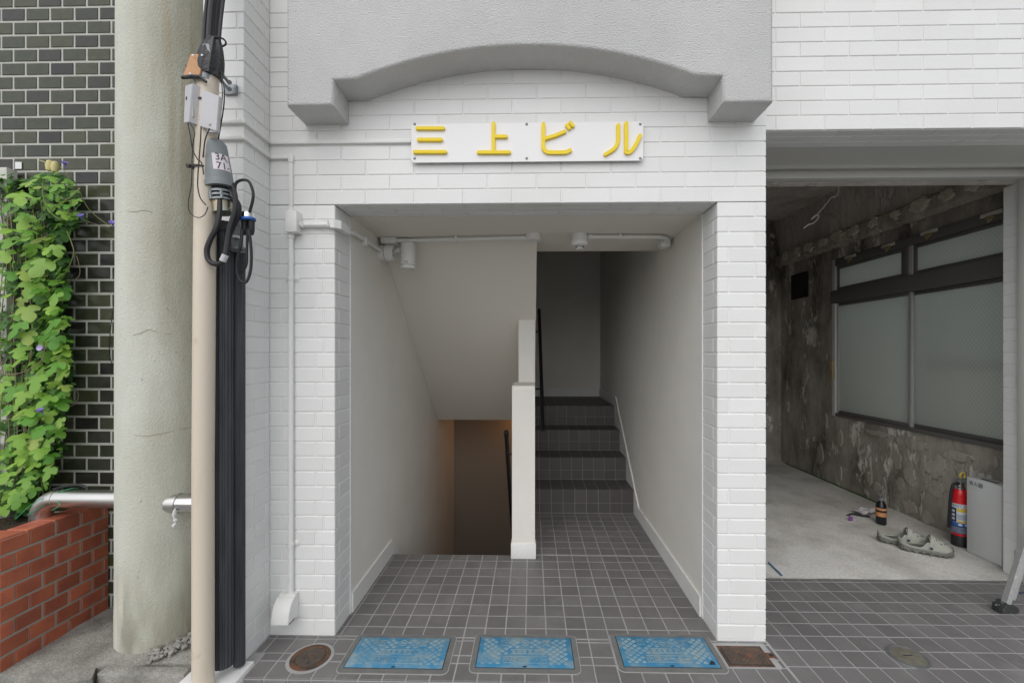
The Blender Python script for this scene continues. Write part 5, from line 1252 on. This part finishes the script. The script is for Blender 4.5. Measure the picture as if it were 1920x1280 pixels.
# clogs
def clog(c, ang, label, flip=1):
    t = thing('clog', label, 'clog', c, None); Lc, Wc = .285, .052
    t.matrix_basis = Matrix.Translation(c) @ Matrix.Rotation(ang, 4, 'Z')
    def wdt(s): return Wc * (.62 + .40 * math.sin(min(1, s * 1.02) * math.pi * .62)) * (1 if s < .8 else math.sqrt(max(0, 1 - ((s - .8) / .2) ** 2)) * .72 + .28) * (1 if s > .12 else math.sqrt(max(.05, 1 - ((.12 - s) / .12) ** 2)) * .8 + .2)
    def top(s): return .030 + .012 * max(0, (.25 - s) / .25) + .008 * max(0, (s - .75) / .25)
    def put(nm, bm, m, par_=None, sharp=40):
        me = bpy.data.meshes.new(nm); bmesh.ops.recalc_face_normals(bm, faces=bm.faces); bm.to_mesh(me); bm.free(); me.shade_smooth(); me.set_sharp_from_angle(angle=R(sharp)); me.materials.append(MATS[m])
        o = bpy.data.objects.new(nm, me); COL.objects.link(o); o.parent = par_ or t; return o
    # sole with tread lugs
    bm = nb(); n_ = 44; lo, hi = [], []
    ring = []
    for i in range(n_ + 1): ring.append((i / n_, 1))
    for i in range(n_ - 1, 0, -1): ring.append((i / n_, -1))
    prevs = None
    for lev in range(5):
        row = []
        for j, (s, sd_) in enumerate(ring):
            wv = wdt(s) * (1.0, 1.05, 1.07, 1.04, .98)[lev]
            base = .012 * (max(0, (s - .72) / .28) ** 2 + max(0, (.16 - s) / .16) ** 2)
            z_ = base + (0, .007, .016, .025, top(s))[lev]
            if lev in (0, 1): wv *= .88 if int(s * 15) % 2 else 1.0; z_ += (.007 if int(s * 15) % 2 and lev == 0 else 0)
            row.append(bm.verts.new(((s - .5) * Lc * (1.0 if lev else .98), sd_ * wv, z_ + (.006 * max(0, (s - .8) / .2) if lev == 4 else 0))))
        if prevs:
            for j in range(len(row)): bm.faces.new((prevs[j], prevs[(j + 1) % len(row)], row[(j + 1) % len(row)], row[j]))
        else: bm.faces.new(row)
        prevs = row
    bm.faces.new(prevs); put('sole', bm, 'clog_sole')
    # upper: closed toe vamp, open foot hole, low heel rim
    bm = nb(); n_, k_ = 40, 18; V = []
    for i in range(n_ + 1):
        s = i / n_; row = []; wv = wdt(s) * 1.0; hgt = .085 * (math.sin(min(1, max(0, (1.0 - s) / .42)) * math.pi / 2) ** .7) if s > .50 else .085
        rim = .016 + .022 * math.exp(-((s) / .10) ** 2) + .055 * max(0, min(1, (s - .36) / .17)) ** 1.6
        for k in range(k_ + 1):
            a_ = math.pi * k / k_; y_ = math.cos(a_); z_ = math.sin(a_)
            zz_ = z_ * hgt
            if s < .54: zz_ = min(zz_, rim)
            y2 = y_ * (1 - .16 * (z_ ** 2)) if s >= .54 else math.copysign(max(abs(y_), 1 - .10 * zz_ / .05), y_) if zz_ >= rim - 1e-6 else y_
            row.append(((s - .5) * Lc, y2 * wv, top(s) - .003 + zz_))
        V.append(row)
    VV = [[bm.verts.new(q) for q in row] for row in V]
    for i in range(n_):
        for k in range(k_):
            s = (i + .5) / n_; mid_ = abs(math.cos(math.pi * (k + .5) / k_))
            if s < .54 and mid_ < .93 and .02 < s: 
                if mid_ < .80: continue
            bm.faces.new((VV[i][k], VV[i + 1][k], VV[i + 1][k + 1], VV[i][k + 1]))
    up_ = put('upper', bm, 'clog_grey', None, 60)
    so_ = up_.modifiers.new('thick', 'SOLIDIFY'); so_.thickness = .004; so_.offset = -1
    bm = nb()
    P = [Vector((-.5 * Lc + .565 * Lc + .020 * math.sin(math.pi * i / 16) - .004, wdt(.52) * 1.06 * math.cos(math.pi * i / 16), .044 + .074 * math.sin(math.pi * i / 16))) for i in range(17)]
    Q = []
    for q in P: Q.append([bm.verts.new(q + d) for d in (Vector((-.011, 0, 0)), Vector((.011, 0, -.002)), Vector((.011, 0, .003)), Vector((-.011, 0, .005)))])
    for a_, b_ in zip(Q, Q[1:]):
        for k in range(4): bm.faces.new((a_[k], a_[(k + 1) % 4], b_[(k + 1) % 4], b_[k]))
    bm.faces.new(Q[0]); bm.faces.new(Q[-1]); put('strap', bm, 'clog_grey')
    for sd_ in (1, -1):
        bm = nb(); lathe(bm, [(.0085, 0), (.0085, .004), (.005, .005), (0, .005)], (Lc * .055, sd_ * wdt(.55) * 1.06, .050), 12, (0, sd_, .1)); put('rivet', bm, 'navy')
    for q, (s, f_) in enumerate([(.66, 0), (.68, .45), (.68, -.45), (.74, .25), (.74, -.25), (.75, .68), (.75, -.68), (.80, 0), (.82, .5), (.82, -.5), (.87, .25), (.87, -.25), (.62, .3), (.62, -.3)]):
        hgt = .085 * (math.sin(min(1, max(0, (1.0 - s) / .42)) * math.pi / 2) ** .7); a_ = math.acos(f_)
        z_ = math.sin(a_); c_ = Vector(((s - .5) * Lc, f_ * (1 - .16 * z_ * z_) * wdt(s), top(s) - .0035 + z_ * hgt))
        bm = nb(); lathe(bm, [(.0042, -.001), (.0042, .0012), (0, .0012)], c_, 8, Vector((.35, f_ * .8, .8))); put('vent_hole', bm, 'ink')
ca = gnd(1752, 1044); cb = gnd(1690, 1030)
pA, pB = gnd(1690, 1032), gnd(1776, 1046)
dirv = (pB - pA); ang = math.atan2(dirv.y, dirv.x)
cen = gnd(1735, 1036); cen.z = .004
clog(cen, ang, 'pale grey rubber clog overlapping in front of its pair')
clog(cen + Vector((-.045, .125, 0)), ang + R(2), 'pale grey rubber clog standing behind the other, next to the bottle', -1)
# bottle
p = gnd(1652, 982); bo = thing('bottle', 'squat black bottle with torn orange label on the garage floor', 'bottle', (p.x, p.y, .003))
_, br = cyl_px(1642, 1664, p.y); bh = at(1652, 931, p.y).z
bm = nb(); lathe(bm, [(0, .003), (br * .92, .003), (br, .012), (br * .96, bh * .3), (br, bh * .62), (br * .9, bh * .74), (br * .5, bh * .84), (br * .42, bh * .9), (0, bh * .9)], (p.x, p.y, 0), 28); obj('body', bm, 'bottle_black', bo)
bm = nb(); lathe(bm, [(br * .46, bh * .87), (br * .5, bh * .9), (br * .47, bh * .985), (0, bh)], (p.x, p.y, 0), 14, rmod=lambda k: .0015 * (k % 2)); obj('cap', bm, 'galvanised', bo)
for f0, f1 in ((.54, .62), (.31, .46)):
    bm = nb(); lathe(bm, [(br * 1.012, bh * f0), (br * 1.012, bh * f1)], (p.x, p.y, 0), 28); obj('label', bm, 'orange_label', bo)
bm = nb(); lathe(bm, [(br * 1.01, bh * .46), (br * 1.01, bh * .54)], (p.x, p.y, 0), 28); obj('label_stripe', bm, 'ink', bo)
# crumpled paper
p = gnd(1630, 965); bm = nb(); grid(bm, (p.x - .10, p.y - .03, .006), (.20, .01, 0), (.01, .11, 0), 22, 14, lambda q: Vector((.02 * noise.noise(q * 25), .02 * noise.noise(q * 21 + Vector((5, 0, 0))), .028 * max(0, .55 + 1.1 * noise.noise(q * 18)) + .010 * abs(noise.noise(q * 60)))))
tag(obj('crumpled_paper', bm, 'paper', sharp=25), 'crumpled white paper lying behind the black bottle', 'paper')
p = gnd(1621, 968); bm = nb(); tube(bm, smooth_pts([p + Vector((-.14, .01, .004)), p + Vector((-.07, .03, .012)), p + Vector((-.02, -.01, .012)), p + Vector((.03, -.02, .006))], 4), [.003, .005, .006, .007, .008, .009, .01, .01, .01, .009, .008, .006, .004], 6); tag(obj('paint_brush', bm, 'ink'), 'small dark brush lying on the crumpled paper', 'brush')
p = gnd(1596, 977); bm = nb(); prism(bm, [(p.x - .016, .004), (p.x + .014, .004), (p.x + .014, .034), (p.x - .016, .046)], 'y', p.y, p.y + .008); tag(obj('purple_chip', bm, 'purple'), 'small purple plastic chip on the garage floor', 'chip')
a_, b_ = gnd(1441, 1056), gnd(1466, 1080); bm = nb(); tube(bm, [a_ + Vector((0, 0, .007)), b_ + Vector((0, 0, .007))], .005, 8); tag(obj('blue_stick', bm, 'blue_stick'), 'thin blue stick on the garage floor beside the brick pier', 'stick')
# ladder foot
p = gnd(1886, 1147)
la = thing('stepladder', 'paint-spattered aluminium stepladder leg with black rubber foot at the edge', 'ladder', (p.x, p.y, 0))
tp_ = p + Vector((.50, .10, 1.25))
def bar(pa_, pb2, w_, d_, nm, m):
    d = (pb2 - pa_).normalized(); sx = d.cross(Vector((0, 1, 0))).normalized(); sy = d.cross(sx).normalized(); bm = nb()
    A = [bm.verts.new(pa_ + sx * a_ * w_ + sy * b_ * d_) for a_, b_ in ((-1, -1), (1, -1), (1, 1), (-1, 1))]; B = [bm.verts.new(pb2 + sx * a_ * w_ + sy * b_ * d_) for a_, b_ in ((-1, -1), (1, -1), (1, 1), (-1, 1))]
    bm.faces.new(A[::-1]); bm.faces.new(B)
    for k in range(4): bm.faces.new((A[k], A[(k + 1) % 4], B[(k + 1) % 4], B[k]))
    bmesh.ops.recalc_face_normals(bm, faces=bm.faces); bmesh.ops.bevel(bm, geom=list(bm.edges), offset=.003, segments=2, affect='EDGES'); return obj(nm, bm, m, la)
q0 = p + Vector((-.005, -.005, .05)); d_ = (tp_ - p).normalized()
bar(q0, q0 + d_ * 1.2, .012, .016, 'rail', 'ladder_alu')
bar(p + Vector((.06, .03, .05)), p + Vector((.06, .03, .05)) + d_ * 1.2, .016, .008, 'rail', 'ladder_alu')
bm = nb(); prism(bm, [(p.x - .048, 0.001), (p.x + .046, .001), (p.x + .056, .024), (p.x + .028, .044), (p.x - .018, .062), (p.x - .046, .034)], 'y', p.y - .02, p.y + .03); bmesh.ops.bevel(bm, geom=list(bm.edges), offset=.006, segments=2, affect='EDGES'); obj('rubber_foot', bm, 'ladder_rubber', la)
s0 = q0 + d_ * .22 ; bar(s0 + Vector((.01, .02, .02)), s0 + Vector((.45, .06, .02)), .035, .012, 'step', 'ladder_alu')
s0 = q0 + d_ * .06; bm = nb(); tube(bm, [s0 + Vector((.02, -.03, .01)), s0 + Vector((.35, -.02, .08))], .005, 8); obj('stay', bm, 'navy', la)

# ------------------------------------------------------------------ morning glory on the planter
def leaf_mesh(nm, m, seed):
    """three-lobed leaf, base at the origin, tip along +y, gently folded"""
    r2 = random.Random(seed); half = [(0, -.02), (.10, -.16), (.24, -.20), (.40, -.12), (.52, .06), (.56, .24), (.46, .32), (.28, .28), (.22, .36), (.30, .52), (.27, .72), (.14, .90), (0, 1.02)]
    bm = nb(); f = lambda x, y: -.28 * abs(x) ** 1.3 + .10 * abs(x) - .22 * max(0, y) ** 2 + .03 * math.sin(9 * x + seed) 
    half = [(x * r2.uniform(.93, 1.07), y + r2.uniform(-.02, .02)) for x, y in half]; half[0] = (0, -.02); half[-1] = (0, 1.0)
    ctr = [(0, y) for y in (-.02, .12, .3, .55, 1.0)]
    for sd_ in (1, -1):
        C = [bm.verts.new((0, y, f(0, y))) for _, y in ctr]
        H = [bm.verts.new((sd_ * x, y, f(sd_ * x, y))) for x, y in half[1:-1]]
        idx = [0, 0, 0, 1, 1, 1, 2, 2, 3, 3, 3]
        prev = C[0]; ci = 0; last = H[0]; bm.faces.new((C[0], H[0], C[1]) if sd_ > 0 else (C[1], H[0], C[0]))
        ci = 1
        for i in range(1, len(H)):
            want = max(1, idx[i])
            bm.faces.new((C[ci], last, H[i]) if sd_ > 0 else (H[i], last, C[ci])); last = H[i]
            while ci < want: bm.faces.new((C[ci], last, C[ci + 1]) if sd_ > 0 else (C[ci + 1], last, C[ci])); ci += 1
        while ci < 4: bm.faces.new((C[ci], last, C[ci + 1]) if sd_ > 0 else (C[ci + 1], last, C[ci])); ci += 1
    bmesh.ops.remove_doubles(bm, verts=bm.verts, dist=1e-5); bmesh.ops.recalc_face_normals(bm, faces=bm.faces)
    me = bpy.data.meshes.new(nm); bm.to_mesh(me); bm.free(); me.shade_smooth(); me.materials.append(MATS[m]); return me
leaf_mat('leaf_pale', (.28, .48, .09), (.46, .56, .14))
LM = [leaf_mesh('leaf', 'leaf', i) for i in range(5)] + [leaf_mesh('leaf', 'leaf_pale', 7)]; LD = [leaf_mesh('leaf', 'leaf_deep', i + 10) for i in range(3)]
vine = thing('climbing_vine', 'bright green morning glory vine climbing from the brick planter', 'plant', (-2.45, 2.15, .5))
rnd = random.Random(21)
def edge_u(v):    # right-hand outline of the vine in the photograph, by row
    pts = [(300, 60), (330, 128), (380, 150), (420, 138), (450, 112), (480, 120), (520, 122), (600, 128), (700, 132), (760, 126), (830, 110), (880, 105), (930, 66), (960, 40)]
    for (v0, u0), (v1, u1) in zip(pts, pts[1:]):
        if v0 <= v <= v1: return u0 + (u1 - u0) * (v - v0) / (v1 - v0)
    return 40
def add_leaf(pos, size, yaw, droop, me):
    o = bpy.data.objects.new('leaf', me); COL.objects.link(o); o.parent = vine; o.matrix_parent_inverse = vine.matrix_basis.inverted()
    # local +y (tip) points down and out, local +z faces the street and up
    M = Matrix.Rotation(yaw, 4, 'Z') @ Matrix.Rotation(droop, 4, 'X') @ Matrix.Rotation(R(180), 4, 'Z')
    o.matrix_basis = Matrix.Translation(pos) @ M @ Matrix.Rotation(rnd.uniform(-.5, .5), 4, 'Z') @ Matrix.Diagonal((size, size, size, 1)); return o
def leaf_at(u, v, s, Y=None, deep=False):
    Y = Y or rnd.uniform(2.06, 2.22); p = at(u, v, Y)
    add_leaf(p, s, rnd.uniform(-.6, .6) + .25, R(rnd.uniform(22, 62)), rnd.choice(LD if deep else LM))
n_l = 0
big = [(35, 372, .068), (48, 415, .075), (45, 455, .075), (85, 500, .080), (60, 540, .072), (50, 585, .078), (105, 560, .060), (38, 615, .078), (105, 608, .07), (50, 632, .06), (105, 640, .062), (40, 660, .068), (110, 690, .064), (70, 715, .075), (28, 735, .066), (95, 752, .062), (45, 745, .058), (60, 785, .068), (82, 808, .066), (105, 812, .055), (35, 825, .062), (20, 455, .07), (10, 480, .06), (15, 560, .06), (105, 470, .05), (62, 345, .045), (95, 340, .045), (110, 355, .05), (20, 390, .05), (75, 850, .055), (95, 860, .05), (40, 870, .06), (15, 895, .055), (50, 905, .05), (30, 935, .045)]
for u, v, s in big:
    leaf_at(u, v - 8, s * 1.18, rnd.uniform(2.03, 2.10)); n_l += 1
while n_l < 296:
    v = rnd.uniform(318, 955); e = edge_u(v); u = e - abs(rnd.gauss(0, .45)) * 120 - 4
    if u < -70: continue
    s = rnd.uniform(.040, .072) if v > 420 else rnd.uniform(.030, .052)
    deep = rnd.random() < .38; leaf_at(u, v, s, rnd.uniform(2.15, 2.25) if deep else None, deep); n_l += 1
# small and inner leaves as two masses
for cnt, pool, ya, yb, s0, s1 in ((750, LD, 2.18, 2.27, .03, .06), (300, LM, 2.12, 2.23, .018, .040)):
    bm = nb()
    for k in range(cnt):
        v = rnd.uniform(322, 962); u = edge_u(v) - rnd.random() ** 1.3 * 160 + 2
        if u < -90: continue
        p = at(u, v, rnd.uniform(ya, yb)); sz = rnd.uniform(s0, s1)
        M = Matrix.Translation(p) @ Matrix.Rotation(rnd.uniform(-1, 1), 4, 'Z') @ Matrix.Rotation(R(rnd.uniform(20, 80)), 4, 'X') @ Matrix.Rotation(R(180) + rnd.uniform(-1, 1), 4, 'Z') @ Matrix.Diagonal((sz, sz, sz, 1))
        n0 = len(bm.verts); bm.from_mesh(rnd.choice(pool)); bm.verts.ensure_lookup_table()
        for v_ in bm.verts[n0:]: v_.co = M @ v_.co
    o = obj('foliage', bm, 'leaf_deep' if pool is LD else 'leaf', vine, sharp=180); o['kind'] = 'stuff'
# stems and tendrils
def tend(pts, r_, m='stem'):
    bm = nb(); tube(bm, smooth_pts([at(u, v, Y) for u, v, Y in pts], 6), r_, 6); obj('stem', bm, m, vine)
tend([(80, 345, 2.1), (82, 372, 2.1), (95, 398, 2.1), (112, 410, 2.1), (126, 402, 2.1), (133, 375, 2.12)], .0028, 'stem')
tend([(80, 350, 2.1), (100, 362, 2.1), (122, 374, 2.08), (142, 362, 2.08), (150, 352, 2.1)], .0022, 'stem')
tend([(96, 396, 2.1), (104, 386, 2.08), (126, 374, 2.08), (148, 354, 2.1)], .0022, 'stem')
tend([(105, 306, 2.15), (128, 328, 2.15), (145, 350, 2.2), (165, 390, 2.22), (196, 417, 2.22), (216, 425, 2.22)], .0018, 'stem')
tend([(125, 388, 2.15), (150, 408, 2.2), (172, 418, 2.22), (205, 426, 2.22)], .0016, 'stem_dry')
tend([(85, 568, 2.15), (100, 538, 2.15), (125, 508, 2.15), (138, 475, 2.15), (134, 455, 2.15), (125, 432, 2.15)], .0022, 'stem')
tend([(108, 528, 2.2), (140, 524, 2.2), (150, 510, 2.2), (144, 480, 2.2)], .0016, 'stem_dry')
tend([(70, 300, 2.2), (84, 304, 2.2), (96, 312, 2.2)], .002, 'bud_yellow')
tend([(82, 640, 2.1), (82, 668, 2.1), (60, 690, 2.08), (20, 702, 2.08), (-10, 690, 2.08)], .002, 'stem_dry')
tend([(95, 712, 2.15), (120, 722, 2.2), (146, 735, 2.22), (140, 758, 2.22), (118, 762, 2.2)], .0016, 'stem_dry')
tend([(48, 765, 2.06), (42, 775, 2.06), (20, 785, 2.06), (-5, 788, 2.06)], .002, 'stem')
for k in range(14):
    u = rnd.uniform(0, 95); P = [(u + rnd.uniform(-14, 14), v, rnd.uniform(2.16, 2.24)) for v in (330 + rnd.uniform(0, 80), 470, 620, 780, 960)]; tend(P, .0022, 'stem' if k % 2 else 'stem_dry')
def flower(u, v, Y, d, m='petal'):
    p = at(u, v, Y); bm = nb(); lathe(bm, [(.0015, -.028), (.003, -.016), (.007, -.005), (.0145, .002), (.015, .003), (.006, -.003), (0, -.008)], p, 16, d); obj('flower', bm, m, vine)
flower(121, 305, 2.12, (.3, -.3, .9)); flower(151, 404, 2.12, (.1, -.7, .7)); flower(210, 417, 2.2, (.3, -.6, .7)); flower(75, 652, 2.04, (0, -1, .2), 'petal_pale'); flower(75, 768, 2.05, (0, -.5, .8))
for u, v in ((93, 311), (103, 313)):
    p = at(u, v, 2.14); bm = nb(); lathe(bm, [(0, -.03), (.012, -.024), (.017, 0), (.012, .024), (0, .03)], p, 12, (.1, 0, 1)); obj('seed_pod', bm, 'bud_yellow', vine)
# twine, black hose, pale post and notice behind the vine
bm = nb(); tube(bm, smooth_pts([at(30, 972, 1.98), at(60, 945, 2.0), at(90, 930, 2.03), at(130, 916, 2.05), at(146, 915, 2.08)], 6), .0016, 6); tube(bm, smooth_pts([at(50, 965, 1.98), at(92, 942, 2.03), at(106, 939, 2.02), at(112, 947, 2.0), at(98, 956, 2.0)], 6), .0016, 6); tag(obj('twine', bm, 'twine'), 'green garden twine draped over the steel pipe', 'twine')
bm = nb(); tube(bm, smooth_pts([at(100, 917, 2.10), at(125, 911, 2.10), at(150, 909, 2.10), at(166, 916, 2.10)], 6), .006, 8); tag(obj('hose_piece', bm, 'black_rubber'), 'short piece of black hose lying on the steel pipe', 'hose')
p0, p1 = at(11, 960, 2.24), at(25, 318, 2.24)
bm = nb(); bx(bm, p0.x, p1.x, 2.21, 2.26, .45, p1.z, .002); bx(bm, -3.3, p0.x - .001, 2.21, 2.26, p1.z - .05, p1.z, .002); tag(obj('trellis_post', bm, 'post_pale'), 'pale painted post and crossbar behind the vine leaves', 'post')
bm = nb(); pa_, pb2 = at(29, 317, YW - .004), at(41, 304, YW - .004); bx(bm, pa_.x, pb2.x, YW - .006, YW - .003, pa_.z, pb2.z); tag(obj('sticker', bm, 'label_white'), 'small white sticker on a dark tile above the vine', 'sticker')
bm = nb(); tube(bm, smooth_pts([at(215, 520, 2.27), at(214, 560, 2.27), at(207, 620, 2.27), at(205, 660, 2.27), at(211, 685, 2.27)], 5), .002, 6); tag(obj('wire', bm, 'black_rubber'), 'thin black wire hanging on the dark tiles beside the column', 'wire')
